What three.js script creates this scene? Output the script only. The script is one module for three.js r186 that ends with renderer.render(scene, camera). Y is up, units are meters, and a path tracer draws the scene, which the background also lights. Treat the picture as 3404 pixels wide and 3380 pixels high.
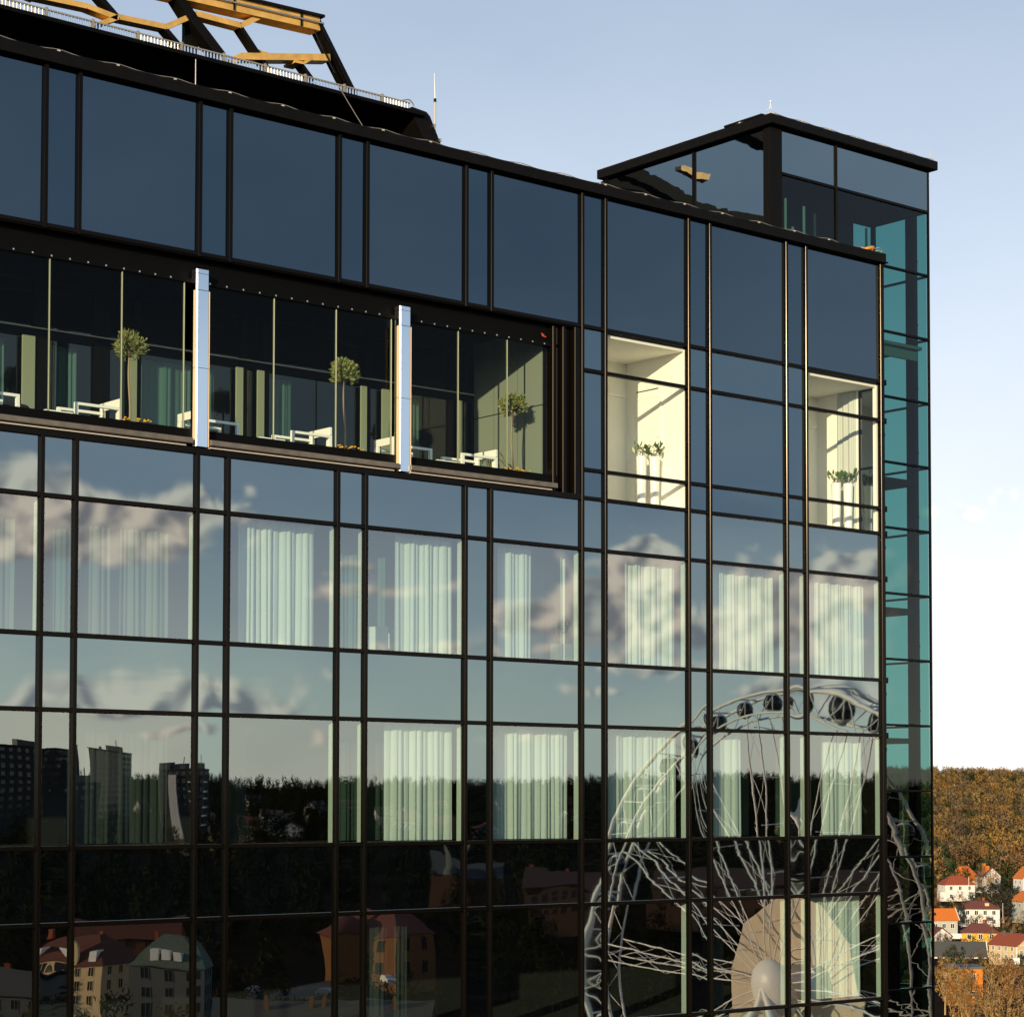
import * as THREE from 'three';
import { mergeGeometries } from 'three/addons/utils/BufferGeometryUtils.js';

// ------------------------------------------------------------------ camera, sky, sun, exposure
const scene = new THREE.Scene();
const camera = new THREE.PerspectiveCamera(26.225, 3404 / 3380, 0.5, 9000);
camera.position.set(-16.277, 50, 31.253);
camera.rotation.order = 'YXZ';
camera.rotation.set(0.04348, -0.69394, 0.00137);
camera.setViewOffset(3404, 3380, 0, -659.4, 3404, 3380);
camera.updateProjectionMatrix();
const renderer = new THREE.WebGLRenderer({ antialias: true });
renderer.setSize(1024, 1016);
renderer.toneMapping = THREE.LinearToneMapping;
renderer.toneMappingExposure = 1.0;
renderer.shadowMap.enabled = true;

const rad = (d) => d * Math.PI / 180;
const SUN = new THREE.Vector3(-0.815, 0.187, 0.549).normalize();   // towards the sun: low, in front of the facade, from the left
const sun = new THREE.DirectionalLight(new THREE.Color().setRGB(1.0, 0.80, 0.52), 5);
sun.position.copy(SUN).multiplyScalar(400).add(new THREE.Vector3(8, 50, -2));
sun.target.position.set(8, 50, -2);
sun.castShadow = true;
Object.assign(sun.shadow.camera, { left: -60, right: 60, top: 60, bottom: -60, near: 1, far: 1500 });
sun.shadow.mapSize.set(2048, 2048);
scene.add(sun, sun.target);

// seeded noise
const rng = (s) => () => { s = (s + 0x6d2b79f5) | 0; let t = Math.imul(s ^ (s >>> 15), 1 | s); t = (t + Math.imul(t ^ (t >>> 7), 61 | t)) ^ t; return ((t ^ (t >>> 14)) >>> 0) / 4294967296; };
const hash3 = (x, y, z) => { let h = Math.imul(x, 374761393) ^ Math.imul(y, 668265263) ^ Math.imul(z, 1440662683); h = Math.imul(h ^ (h >>> 13), 1274126177); return ((h ^ (h >>> 16)) >>> 0) / 4294967296; };
const sm = (t) => t * t * (3 - 2 * t);
const clamp = (x, a = 0, b = 1) => Math.min(b, Math.max(a, x));
const lerp = (a, b, t) => a + (b - a) * t;
function noise3(x, y, z) {
  const X = Math.floor(x), Y = Math.floor(y), Z = Math.floor(z), u = sm(x - X), v = sm(y - Y), w = sm(z - Z);
  const c = (i, j) => lerp(hash3(X, Y + i, Z + j), hash3(X + 1, Y + i, Z + j), u);
  return lerp(lerp(c(0, 0), c(1, 0), v), lerp(c(0, 1), c(1, 1), v), w);
}
function fbm(x, y, z, n) { let s = 0, a = 0.5; for (let i = 0; i < n; i++) { s += a * noise3(x, y, z); x = x * 2.03 + 17.1; y = y * 2.03 + 5.3; z = z * 2.03 + 9.7; a *= 0.5; } return s / (1 - Math.pow(0.5, n)); }

// the sky: air and clouds only
function makeSky() {
  const W = 4096, Hh = 2048, data = new Float32Array(W * Hh * 4), r = rng(7);
  const stops = [[-90, .30, .27, .24], [-1, .42, .40, .38], [0, 1.24, 1.17, 1.05], [2, 1.12, 1.10, 1.06], [7, .88, .95, 1.03], [14, .66, .77, .93], [20, .47, .58, .74], [35, .22, .33, .56], [90, .11, .19, .38]];
  // at a right angle to the sun the air is clearest: a deeper blue
  const deep = [[-90, .30, .27, .24], [-1, .42, .40, .38], [0, 1.30, 1.30, 1.08], [2, 1.12, 1.22, 1.04], [4.5, .74, .88, .92], [8, .45, .58, .73], [14, .36, .48, .62], [20, .27, .38, .53], [35, .17, .26, .46], [90, .11, .18, .36]];
  const at = (st, e) => { let k = 0; while (k < st.length - 2 && e > st[k + 1][0]) k++; const t = clamp((e - st[k][0]) / (st[k + 1][0] - st[k][0])); return [1, 2, 3].map((q) => lerp(st[k][q], st[k + 1][q], t)); };
  // clouds: azimuth clockwise from -z towards +x, elevation, half width, half height (degrees), strength
  const from = (a) => 180 - a;
  const clouds = [
    [from(27.3), 7.3, 3.0, .95, 1.1], [from(29.8), 7.4, 2.6, .75, 1.1], [from(26.0), 8.1, 1.9, .7, 1], [from(28.6), 6.4, 3.2, .45, .8], [from(30.4), 2.85, 3.4, .50, 1.1], [from(28), 2.6, 2.6, .44, 1.1], [from(33.0), 2.45, 1.5, .25, 1], [from(31.5), 1.9, 1.6, .2, .8],
    [from(42.9), 5.4, 1.4, 1.0, 1.3], [from(43.4), 6.5, .6, .5, 1.1], [from(41.8), 4.8, 1.6, .65, 1.1], [from(46.0), 4.4, 3.0, .7, 1.1], [from(47.8), 5.6, 1.9, .8, 1.1], [from(49.2), 5.9, .9, .5, 1], [from(36.2), 5.5, 1.9, .3, .8], [from(40.3), 4.75, 1.0, .38, .9],
    [from(47.2), 2.95, 1.6, .36, 1], [from(48.6), 2.6, 1.1, .3, .9], [from(37.5), 4.1, 6, .32, .45], [from(44), 3.7, 5, .3, .4], [from(35.5), 6.0, 1.0, .25, .6], [from(41.5), 2.9, 1.5, .16, .6], [from(39), 1.6, 7, .25, .35],
    [52.5, 7.4, 3.2, .5, .24], [54, 6.6, 2.2, .38, .22], 
  ];
  for (let i = 0; i < 70; i++) { const a = r() * 360; if ((a > 22 && a < 60) || (a > 122 && a < 158)) continue; clouds.push([a, 2 + r() * 9, 1.2 + r() * 3.5, .3 + r() * .6, .6 + r() * .5]); }
  const sunAz = Math.atan2(SUN.x, -SUN.z) * 180 / Math.PI;
  for (let j = 0; j < Hh; j++) {
    const e = (j + .5) / Hh * 180 - 90, pale = at(stops, e), blue = at(deep, e), ce = Math.cos(rad(e)), se = Math.sin(rad(e));
    const near = e > 0 && e < 14 ? clouds.filter((c) => Math.abs(e - c[1]) < c[3] * 2.6) : [];
    for (let i = 0; i < W; i++) {
      const th = ((i + .5) / W - .5) * 2 * Math.PI, x = Math.cos(th) * ce, z = Math.sin(th) * ce;
      const az = (Math.atan2(x, -z) * 180 / Math.PI + 360) % 360;
      const cs = x * SUN.x + se * SUN.y + z * SUN.z, ang = Math.acos(clamp(cs, -1, 1)) * 180 / Math.PI;
      const halo = .55 * Math.exp(-ang * ang / 1100) + .10 * Math.exp(-(180 - ang) * (180 - ang) / 900);
      const w = Math.pow(1 - cs * cs, 1.5), base = [0, 1, 2].map((q) => lerp(pale[q], blue[q], w));
      let R = base[0] * (1 + halo * 1.1), G = base[1] * (1 + halo), B = base[2] * (1 + halo * .8);
      if (e > 0 && e < 60) {
        const v = (.06 + .26 * w) * (fbm(x * 8, e * .28, z * 8, 5) - .5) * 2; R *= 1 + v; G *= 1 + v * .8; B *= 1 + v * .5;   // thin veils
      }
      let dens = 0, sh = 0;
      for (const c of near) {
        let da = az - c[0]; if (da > 180) da -= 360; if (da < -180) da += 360; da *= ce;
        const u = da / c[2], w = (e - c[1]) / c[3]; if (Math.abs(u) > 2.2) continue;
        const q = u * u + (w > 0 ? w * w : w * w * 1.8); if (q > 5) continue;
        const f = c[4] * Math.exp(-q * 1.1); dens += f; sh += f * w;
      }
      if (dens > .05) {
        const n = fbm(x * 88, e * 1.75, z * 88, 6), a = clamp((dens * 1.7 + (n - .5) * 2.4 - .5) * 1.8), aa = sm(a) * .92;
        if (aa > 0) {
          const n2 = fbm(x * 88 + SUN.x * .5, (e + .16) * 1.75, z * 88 + SUN.z * .5, 5);
          const lit = clamp(.5 + sh / dens * .38 + (n - n2) * 3.4), cr = lerp(.50, 1.72, lit), cg = lerp(.51, 1.54, lit), cb = lerp(.56, 1.26, lit);
          R = lerp(R, cr, aa); G = lerp(G, cg, aa); B = lerp(B, cb, aa);
        }
      }
      const o = (j * W + i) * 4; data[o] = R; data[o + 1] = G; data[o + 2] = B; data[o + 3] = 1;
    }
  }
  const tex = new THREE.DataTexture(data, W, Hh, THREE.RGBAFormat, THREE.FloatType);
  tex.mapping = THREE.EquirectangularReflectionMapping; tex.magFilter = THREE.LinearFilter; tex.minFilter = THREE.LinearFilter; tex.needsUpdate = true;
  return tex;
}
const sky = makeSky();
scene.background = sky; scene.environment = sky;

// ------------------------------------------------------------------ helpers
const names = new Map();
function numbered(n) { const k = names.get(n) || 0; names.set(n, k + 1); return k ? `${n}_${String(k).padStart(3, '0')}` : n; }
function tag(o, label, category, group) { o.userData.label = label; o.userData.category = category; if (group) o.userData.group = group; return o; }
function thing(name, label, category, [x, y, z] = [0, 0, 0], turn = 0, group) {
  const o = new THREE.Group(); o.name = numbered(name); o.position.set(x, y, z); o.rotation.y = turn; scene.add(o); return tag(o, label, category, group);
}
function uvm(g) {                                                   // uv in metres, by the axis each face looks along
  g = g.index ? g.toNonIndexed() : g; if (!g.attributes.normal) g.computeVertexNormals();
  const p = g.attributes.position, n = g.attributes.normal, uv = new Float32Array(p.count * 2);
  for (let i = 0; i < p.count; i++) {
    const ax = Math.abs(n.getX(i)), ay = Math.abs(n.getY(i)), az = Math.abs(n.getZ(i));
    if (ax >= ay && ax >= az) { uv[2 * i] = p.getZ(i); uv[2 * i + 1] = p.getY(i); } else if (ay >= az) { uv[2 * i] = p.getX(i); uv[2 * i + 1] = p.getZ(i); } else { uv[2 * i] = p.getX(i); uv[2 * i + 1] = p.getY(i); }
  }
  g.setAttribute('uv', new THREE.BufferAttribute(uv, 2)); return g;
}
const join = (l) => mergeGeometries(l.map(uvm), false);
function mesh(name, geos, mat, parent) {
  const m = new THREE.Mesh(Array.isArray(geos) ? join(geos) : geos, mat); m.name = parent ? name : numbered(name); m.castShadow = m.receiveShadow = true; (parent || scene).add(m); return m;
}
function struct(name, geos, mat) { const m = mesh(name, geos, mat); m.userData.kind = 'structure'; return m; }
const bx = (x0, x1, y0, y1, z0, z1) => new THREE.BoxGeometry(x1 - x0, y1 - y0, z1 - z0).translate((x0 + x1) / 2, (y0 + y1) / 2, (z0 + z1) / 2);
const V = (x, y, z) => new THREE.Vector3(x, y, z);
function bar(a, b, w, h, up = V(0, 1, 0)) {                          // a square bar from a to b
  const d = b.clone().sub(a), L = d.length(); d.normalize(); const s = new THREE.Vector3().crossVectors(up, d).normalize(), u = new THREE.Vector3().crossVectors(d, s);
  return new THREE.BoxGeometry(w, h, L).applyMatrix4(new THREE.Matrix4().makeBasis(s, u, d).setPosition(a.clone().add(b).multiplyScalar(.5)));
}
function rod(a, b, r0, r1 = r0, n = 6) {
  const d = b.clone().sub(a), L = d.length();
  return new THREE.CylinderGeometry(r1, r0, L, n, 1, false).applyQuaternion(new THREE.Quaternion().setFromUnitVectors(V(0, 1, 0), d.normalize())).translate((a.x + b.x) / 2, (a.y + b.y) / 2, (a.z + b.z) / 2);
}
const tube = (pts, r, n = 6, seg = pts.length * 5) => new THREE.TubeGeometry(new THREE.CatmullRomCurve3(pts), seg, r, n);
function profile(y0, y1, x, w, z0, z1, c, cz = c) {                          // a chamfered upright
  const s = new THREE.Shape(); s.moveTo(-w / 2, -z0); s.lineTo(-w / 2, -(z1 - cz)); s.lineTo(-w / 2 + c, -z1); s.lineTo(w / 2 - c, -z1); s.lineTo(w / 2, -(z1 - cz)); s.lineTo(w / 2, -z0);
  return new THREE.ExtrudeGeometry(s, { depth: y1 - y0, bevelEnabled: false }).rotateX(-Math.PI / 2).translate(x, y0, 0);
}
function lying(x0, x1, y, h, z0, z1, c) {                            // a chamfered bar along x
  const s = new THREE.Shape(); s.moveTo(-z0, -h / 2); s.lineTo(-(z1 - c), -h / 2); s.lineTo(-z1, -h / 2 + c); s.lineTo(-z1, h / 2 - c); s.lineTo(-(z1 - c), h / 2); s.lineTo(-z0, h / 2);
  return new THREE.ExtrudeGeometry(s, { depth: x1 - x0, bevelEnabled: false }).rotateY(Math.PI / 2).translate(x0, y, 0);
}
// ------------------------------------------------------------------ materials
function noiseTex(size, f, srgb) {
  const d = new Uint8Array(size * size * 4);
  for (let j = 0; j < size; j++) for (let i = 0; i < size; i++) { const c = f(i / size, j / size); const o = (j * size + i) * 4; d[o] = clamp(c[0]) * 255; d[o + 1] = clamp(c[1]) * 255; d[o + 2] = clamp(c[2]) * 255; d[o + 3] = 255; }
  const t = new THREE.DataTexture(d, size, size); t.wrapS = t.wrapT = THREE.RepeatWrapping; t.magFilter = THREE.LinearFilter; t.minFilter = THREE.LinearMipmapLinearFilter; t.generateMipmaps = true; t.needsUpdate = true; if (srgb) t.colorSpace = THREE.SRGBColorSpace; return t;
}
const torus = (u, v, s, n, k) => fbm(Math.cos(u * 6.2832) * s + k, Math.sin(u * 6.2832) * s + Math.cos(v * 6.2832) * s, Math.sin(v * 6.2832) * s - k, n);
const grainT = noiseTex(256, (u, v) => { const n = .62 + .5 * (torus(u, v, 3, 5, 3) - .3); return [n, n, n]; });
const bumpT = noiseTex(256, (u, v) => { const n = torus(u, v, 9, 4, 11); return [n, n, n]; });
const streakT = noiseTex(256, (u, v) => { const n = .78 + .4 * (fbm(Math.cos(u * 6.2832) * 9 + 4, Math.sin(u * 6.2832) * 9, Math.cos(v * 6.2832) * .6, 4) - .4); return [n, n, n]; });
const soilT = noiseTex(512, (u, v) => { const a = torus(u, v, 2.2, 6, 1), b = torus(u, v, 7, 4, 30); return [.55 + .5 * (a - .4) + .25 * (b - .5), .42 + .35 * (a - .4) + .25 * (b - .5), .2 + .12 * (a - .4)]; }, true);
const tileT = noiseTex(128, (u, v) => { const r = .5 + .5 * Math.sin(v * 6.2832 * 8), c = .5 + .5 * Math.sin(u * 6.2832 * 8); return [r * .7 + c * .3, r * .7 + c * .3, r * .7 + c * .3]; });
grainT.repeat.set(.35, .35); bumpT.repeat.set(3, 3); streakT.repeat.set(.4, .25); tileT.repeat.set(.4, .4);
const rgb = (r, g, b) => new THREE.Color().setRGB(r, g, b);
const std = (r, g, b, o = {}) => new THREE.MeshStandardMaterial({ color: rgb(r, g, b), roughness: .8, ...o });
const phy = (r, g, b, o = {}) => new THREE.MeshPhysicalMaterial({ color: rgb(r, g, b), roughness: .5, ...o });
const M = {
  frame: phy(.0035, .0028, .0022, { metalness: 0, roughness: .17, specularIntensity: .27, specularColor: rgb(1, .85, .7) }),
  black: phy(.003, .003, .003, { roughness: .6, specularIntensity: .15 }),
  darkWall: phy(.007, .006, .005, { roughness: .55, map: grainT, specularIntensity: .2 }),
  spandrel: phy(.0008, .0012, .002, { roughness: .01, ior: 3.5, specularColor: rgb(.82, .95, .98) }),
  parapet: phy(.0008, .0015, .003, { roughness: .01, ior: 2.333, specularColor: rgb(.60, .78, 1.0) }),
  midPane: phy(.0008, .0015, .003, { roughness: .01, ior: 2.9, specularColor: rgb(.68, .87, .97) }),
  vision: phy(.84, .96, .90, { transmission: 1, thickness: 0, roughness: 0, ior: 3.2 }),
  clear: phy(.97, .99, .95, { transmission: 1, thickness: 0, roughness: 0, ior: 1.5, specularIntensity: .5 }),
  door: phy(.62, .82, .76, { transmission: 1, thickness: 0, roughness: 0, ior: 1.7, specularIntensity: .8 }),
  screen: phy(.92, .97, .92, { transmission: 1, thickness: 0, roughness: 0, ior: 1.5, specularIntensity: .25 }),
  tealLow: phy(.30, .50, .46, { transmission: 1, thickness: 0, roughness: 0, ior: 1.95 }),
  teal: phy(.27, .495, .475, { transmission: 1, thickness: 0, roughness: 0, ior: 1.65, specularIntensity: .55 }),
  edge: phy(.17, .20, .12, { roughness: .3, specularIntensity: .3 }),
  steel: phy(.90, .92, .95, { metalness: 1, roughness: .06 }),
  satin: phy(.75, .68, .56, { metalness: .9, roughness: .3 }),
  trimGold: std(.80, .62, .38, { roughness: .35 }),
  tan: phy(.30, .25, .19, { metalness: .5, roughness: .45, map: grainT }),
  pale: std(.55, .5, .42, { roughness: .5 }),
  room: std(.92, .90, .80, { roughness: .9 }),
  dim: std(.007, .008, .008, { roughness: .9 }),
  fin: std(.44, .49, .44, { roughness: .7 }),
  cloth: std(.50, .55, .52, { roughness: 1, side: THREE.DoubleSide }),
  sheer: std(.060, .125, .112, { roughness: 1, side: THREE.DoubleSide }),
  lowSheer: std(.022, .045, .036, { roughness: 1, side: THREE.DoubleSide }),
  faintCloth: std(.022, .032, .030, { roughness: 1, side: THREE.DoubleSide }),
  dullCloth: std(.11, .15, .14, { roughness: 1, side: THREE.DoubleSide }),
  reveal: std(.22, .26, .18, { roughness: .8 }),
  white: std(.85, .85, .80, { roughness: .4 }),
  panel: std(.19, .22, .18, { roughness: .45 }),
  gold: phy(.95, .56, .14, { metalness: .15, roughness: .42, map: grainT }),
  bark: std(.36, .27, .17, { map: streakT, bumpMap: bumpT, bumpScale: .01 }),
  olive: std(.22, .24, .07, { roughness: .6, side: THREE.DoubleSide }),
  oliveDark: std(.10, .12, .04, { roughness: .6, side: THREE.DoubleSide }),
  leaf: std(.06, .13, .02, { roughness: .4, side: THREE.DoubleSide }),
  flower: std(.85, .42, .01, { roughness: .7 }),
  wire: std(.45, .38, .28, { roughness: .4, metalness: .6 }),
  greenStrip: std(.02, .45, .06, { emissive: rgb(.004, .05, .008), roughness: .4 }),
};
const P = 2.86427, WN = .60523, XC = 20.2305;
const Y = { T: 61.825, B: 59.178, b: 58.330, c: 56.398, d: 55.848, e: 54.857, f: 52.652, g: 51.450, h: 49.252, i: 48.042, j: 45.780, k: 44.580, l: 42.380, m: 41.180, n: 38.980 };

// ------------------------------------------------------------------ the glass building
const bld = thing('glass_building', 'tall building of reflective blue glass panes in black frames with a recessed terrace', 'building');
const part = (n, g, m) => mesh(n, g, m, bld);
const pr = rng(41);
function pane(parent, x0, x1, y0, y1, z, mat, amp, wav, name = 'pane') {
  const w = x1 - x0, h = y1 - y0, nx = 12, ny = wav > 0 ? 22 : 12, g = new THREE.PlaneGeometry(w, h, nx, ny), p = g.attributes.position, nn = g.attributes.normal;
  const s = pr() * 90, tl = mat === M.spandrel || mat === M.vision ? 1 : 3.2, tx = (pr() - .5) * .0016 * tl, ty = (pr() - .5) * .0012 * tl, a = amp * (.35 + .9 * pr()) * (pr() < .8 ? -1 : 1), skew = (pr() - .5) * .5;
  const f = (x, y) => a * Math.cos(Math.PI * x / w * .96) * Math.cos(Math.PI * y / h * .96) * (1 + skew * x / w) + tx * x + ty * y + .0005 * (fbm(x * .9 + s, y * .9, s, 2) - .5) + wav * (fbm(x * .7 + s, y * 3.1, s * 2, 3) - .5);
  for (let i = 0; i < p.count; i++) {
    const x = p.getX(i), y = p.getY(i), e = .004, n = V(-(f(x + e, y) - f(x - e, y)) / (2 * e), -(f(x, y + e) - f(x, y - e)) / (2 * e), 1).normalize();
    p.setZ(i, f(x, y)); nn.setXYZ(i, n.x, n.y, n.z);
  }
  const m = new THREE.Mesh(g, mat); m.name = name; m.position.set((x0 + x1) / 2, (y0 + y1) / 2, z); m.castShadow = m.receiveShadow = true; parent.add(m); return m;
}
const xs = []; for (let k = -2; k <= 6; k++) xs.push(['n', k, k * P], ['w', k, k * P + WN]); xs.push(['c', 7, XC]);
const MW = .070;
const rowsAll = [['T', 'B'], ['d', 'e'], ['e', 'f'], ['f', 'g'], ['g', 'h'], ['h', 'i'], ['i', 'j'], ['j', 'k'], ['k', 'l'], ['l', 'm'], ['m', 'n']], rowsRight = [['B', 'b'], ['b', 'c'], ['c', 'd']];
const windowRow = { e: 1, g: 1, i: 1, k: 1, m: 1 };
const wavy = { T: 0, B: 0, b: 0, c: 0, d: .0001, e: .0001, f: .0002, g: .0002, h: .0004, i: .0002, j: .0004, k: .0004, l: .0004, m: .0004 };
const parapets = [[.58, .81, .98], [.65, .83, .98], [.55, .78, .93], [.61, .78, .92]].map((c, i) => { const m = M.parapet.clone(); m.specularColor = rgb(...c); m.ior = 2.25 + .06 * i; return m; });
for (let q = 0; q < xs.length - 1; q++) {
  const [ty, k, x0] = xs[q], x1 = xs[q + 1][2];
  for (const [r0, r1] of [...rowsAll, ...(x0 > 11.4 ? rowsRight : [])]) {
    let mat = r0 === 'T' ? parapets[(q * 7) % 4] : 'Bbc'.includes(r0) ? M.midPane : M.spandrel;
    if (windowRow[r0] && (ty === 'w' || k === 2 || k === 6 || k === 0)) mat = M.vision;
    if ('Bbc'.includes(r0) && ty === 'w' && (k === 4 || k === 6)) mat = M.clear;
    const amp = { T: .0006, d: .0012, f: .0017, h: .0012 }[r0] ?? .0015;
    pane(bld, x0 + .02, x1 - .02, Y[r1] + .02, Y[r0] - .02, -.012, mat, ty === 'n' ? amp * .5 : amp, wavy[r0]);
  }
}
for (const [ty, k, x] of xs) {
  const w = ty === 'c' ? .12 : MW, xo = ty === 'c' ? x - .02 : x, seg = x > 11.4 ? [[38.9, Y.T]] : [[38.9, 55.80], [Y.B - .05, Y.T]];
  for (const [a, b] of seg) part('mullion', [profile(a, b, xo, w, -.05, .055, .0058, .0073)], M.frame);
}
for (const r of 'efghijklmn') part('transom', [lying(-6, XC + .09, Y[r], .074, -.05, .04, .008)], M.frame);
for (const r of 'bcd') part('transom', [lying(11.40, XC + .09, Y[r], .074, -.05, .04, .008)], M.frame);
part('transom', [lying(-6, XC + .09, Y.B, .074, -.05, .04, .008)], M.frame);
part('parapet_cap', [lying(-6.2, 20.27, 61.905, .19, -.45, .12, .012), bx(-6.2, 20.32, 61.79, 61.815, -.4, .14)], M.darkWall);
// inside and behind
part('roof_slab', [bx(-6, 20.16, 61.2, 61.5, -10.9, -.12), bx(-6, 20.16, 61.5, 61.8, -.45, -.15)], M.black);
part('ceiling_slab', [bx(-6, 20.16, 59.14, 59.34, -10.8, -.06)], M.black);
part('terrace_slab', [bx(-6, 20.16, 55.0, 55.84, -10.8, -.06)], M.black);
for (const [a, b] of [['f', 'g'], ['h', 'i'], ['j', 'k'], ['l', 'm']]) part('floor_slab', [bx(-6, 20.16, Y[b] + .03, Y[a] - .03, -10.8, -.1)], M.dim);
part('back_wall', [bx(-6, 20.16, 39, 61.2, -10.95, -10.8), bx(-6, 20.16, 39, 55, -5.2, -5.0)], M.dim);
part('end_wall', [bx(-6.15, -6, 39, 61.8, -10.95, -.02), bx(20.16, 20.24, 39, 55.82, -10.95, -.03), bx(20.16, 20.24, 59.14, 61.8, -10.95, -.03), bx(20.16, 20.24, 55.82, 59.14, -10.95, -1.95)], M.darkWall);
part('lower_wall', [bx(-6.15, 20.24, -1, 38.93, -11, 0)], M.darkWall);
part('parapet_backing', [bx(-6, 20.16, 59.3, 61.78, -.2, -.12)], M.black);
// upright white fins behind the mullions of the lower storeys
const finRows = [['e', 'f'], ['g', 'h'], ['i', 'j'], ['k', 'l']];
for (const [ty, k, x] of xs) {
  if (!(ty === 'n' || ty === 'c' || k === 2 || k === 6)) continue;
  for (const [a, b] of finRows) if (!((a === 'i' || a === 'k') && k < 5) && !(a === 'g' && k < 2)) part('window_fin', [bx(x - (ty === 'c' ? .09 : .03), x + .05, Y[b] + .03, Y[a] - .03, ty === 'n' ? -.19 : -.17, -.055)], M.fin);
}

// ------------------------------------------------------------------ the two sunny rooms at the right of the terrace
for (const [x0, x1, right] of [[11.95, 14.27, 0], [17.72, 20.13, 1]]) {
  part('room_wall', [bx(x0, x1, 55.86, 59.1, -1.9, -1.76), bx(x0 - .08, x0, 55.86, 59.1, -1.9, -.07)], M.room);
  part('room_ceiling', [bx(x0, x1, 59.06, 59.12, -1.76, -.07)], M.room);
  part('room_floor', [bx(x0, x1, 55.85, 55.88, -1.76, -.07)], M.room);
  part('picture_rail', [bx(x0 + .2, x1 - .1, 58.36, 58.40, -1.76, -1.70)], M.room);
  if (!right) {
    part('room_wall', [bx(x1, x1 + .1, 55.86, 59.1, -1.76, -.055)], M.room);
    const dr = part('door', [bx(x1 - .02, x1 + .005, 55.9, 58.25, -1.5, -.75)], M.room);
    mesh('door_frame', [bx(x1 - .035, x1 + .005, 55.9, 58.31, -.75, -.70), bx(x1 - .035, x1 + .005, 55.9, 58.31, -1.55, -1.50), bx(x1 - .035, x1 + .005, 58.25, 58.31, -1.5, -.75)], M.room, dr);
    mesh('handle', [bx(x1 - .07, x1 - .02, 57.42, 57.6, -.79, -.765), bx(x1 - .07, x1 - .02, 57.05, 57.25, -.79, -.765)], M.room, dr);
    part('air_grille', [bx(x1 - .012, x1 + .002, 58.42, 58.44, -1.45, -.8)], M.dim);
  } else {
    part('room_wall', [bx(x1 - .02, x1 + .1, 55.86, 59.1, -1.76, -.58), bx(x1 - .03, x1 + .08, 55.86, 59.1, -.14, -.055)], M.room);
    part('side_window_frame', [bx(x1, x1 + .06, 55.88, 59.05, -.58, -.55), bx(x1, x1 + .06, 55.88, 59.05, -.17, -.14), bx(x1, x1 + .06, 59.02, 59.08, -.55, -.17), bx(x1, x1 + .06, 57.3, 57.34, -.55, -.17)], M.frame);
    const sp = pane(bld, 0, .38, 55.88, 59.02, 0, M.spandrel, .0004, 0, 'side_window'); sp.rotation.y = -Math.PI / 2; sp.position.set(x1 + .04, 57.45, -.36);
    const folds = []; for (let i = 0; i < 9; i++) folds.push(rod(V(x1 - .03, 55.9, -.66 - i * .055), V(x1 - .03, 59.05, -.66 - i * .055), .035 + .012 * (i % 3), undefined, 8));
    const cur = mesh('curtain', folds, M.cloth); tag(cur, 'white curtain gathered against the wall of the sunny corner room', 'curtain');
    part('ceiling_lamp', [new THREE.CylinderGeometry(.07, .07, .02, 16).translate(18.6, 59.05, -.75), new THREE.CylinderGeometry(.05, .05, .05, 12).translate(18.15, 59.03, -1.0)], M.dim);
  }
}
function leafTuft(r, n, rx, ry, lw, ll, up) {
  const gs = [];
  for (let i = 0; i < n; i++) {
    const a = r() * 6.283, q = Math.sqrt(r()), y = (r() - .4) * ry, s = new THREE.Shape(); const w = lw * (.7 + .6 * r()), L = ll * (.7 + .6 * r());
    s.moveTo(0, 0); s.quadraticCurveTo(w, L * .45, 0, L); s.quadraticCurveTo(-w, L * .45, 0, 0);
    const g = new THREE.ShapeGeometry(s, 4); g.rotateX(-.3 - r() * .9); g.rotateY(a + Math.PI / 2 + (r() - .5)); g.rotateZ((r() - .5) * 1.2);
    gs.push(g.translate(Math.cos(a) * rx * q, y + up, Math.sin(a) * rx * q));
  }
  return gs;
}
function vasePlant(x, z, label, ph) {
  const t = thing('potted_plant', label, 'plant', [x, 55.88, z], 0, undefined), r = rng(ph * 100 | 0);
  for (const dx of [-.125, .125]) {
    const v = new THREE.LatheGeometry([[.0, 0], [.07, 0], [.085, .02], [.098, ph * .6], [.11, ph], [.098, ph], [.09, ph - .06], [0, ph - .08]].map((q) => new THREE.Vector2(...q)), 20);
    mesh('tall_vase', [v.translate(dx, 0, dx * .5)], M.white, t);
    mesh('leaves', leafTuft(r, 44, .17, .18, .05, .13, ph + .10).map((g) => g.translate(dx, 0, dx * .5)), M.leaf, t);
    mesh('stem', [0, 1, 2, 3].map((i) => rod(V(dx, ph - .06, dx * .5), V(dx + Math.cos(i * 1.7) * .08, ph + .13, dx * .5 + Math.sin(i * 1.7) * .08), .006, .004, 5)), M.oliveDark, t);
  }
}
vasePlant(13.88, -.7, 'tall white vases with round green leaves in the sunny room beside the terrace', 1.09);
vasePlant(19.72, -.7, 'tall white vases with small leafy tufts in the sunny corner room', 1.10);

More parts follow.
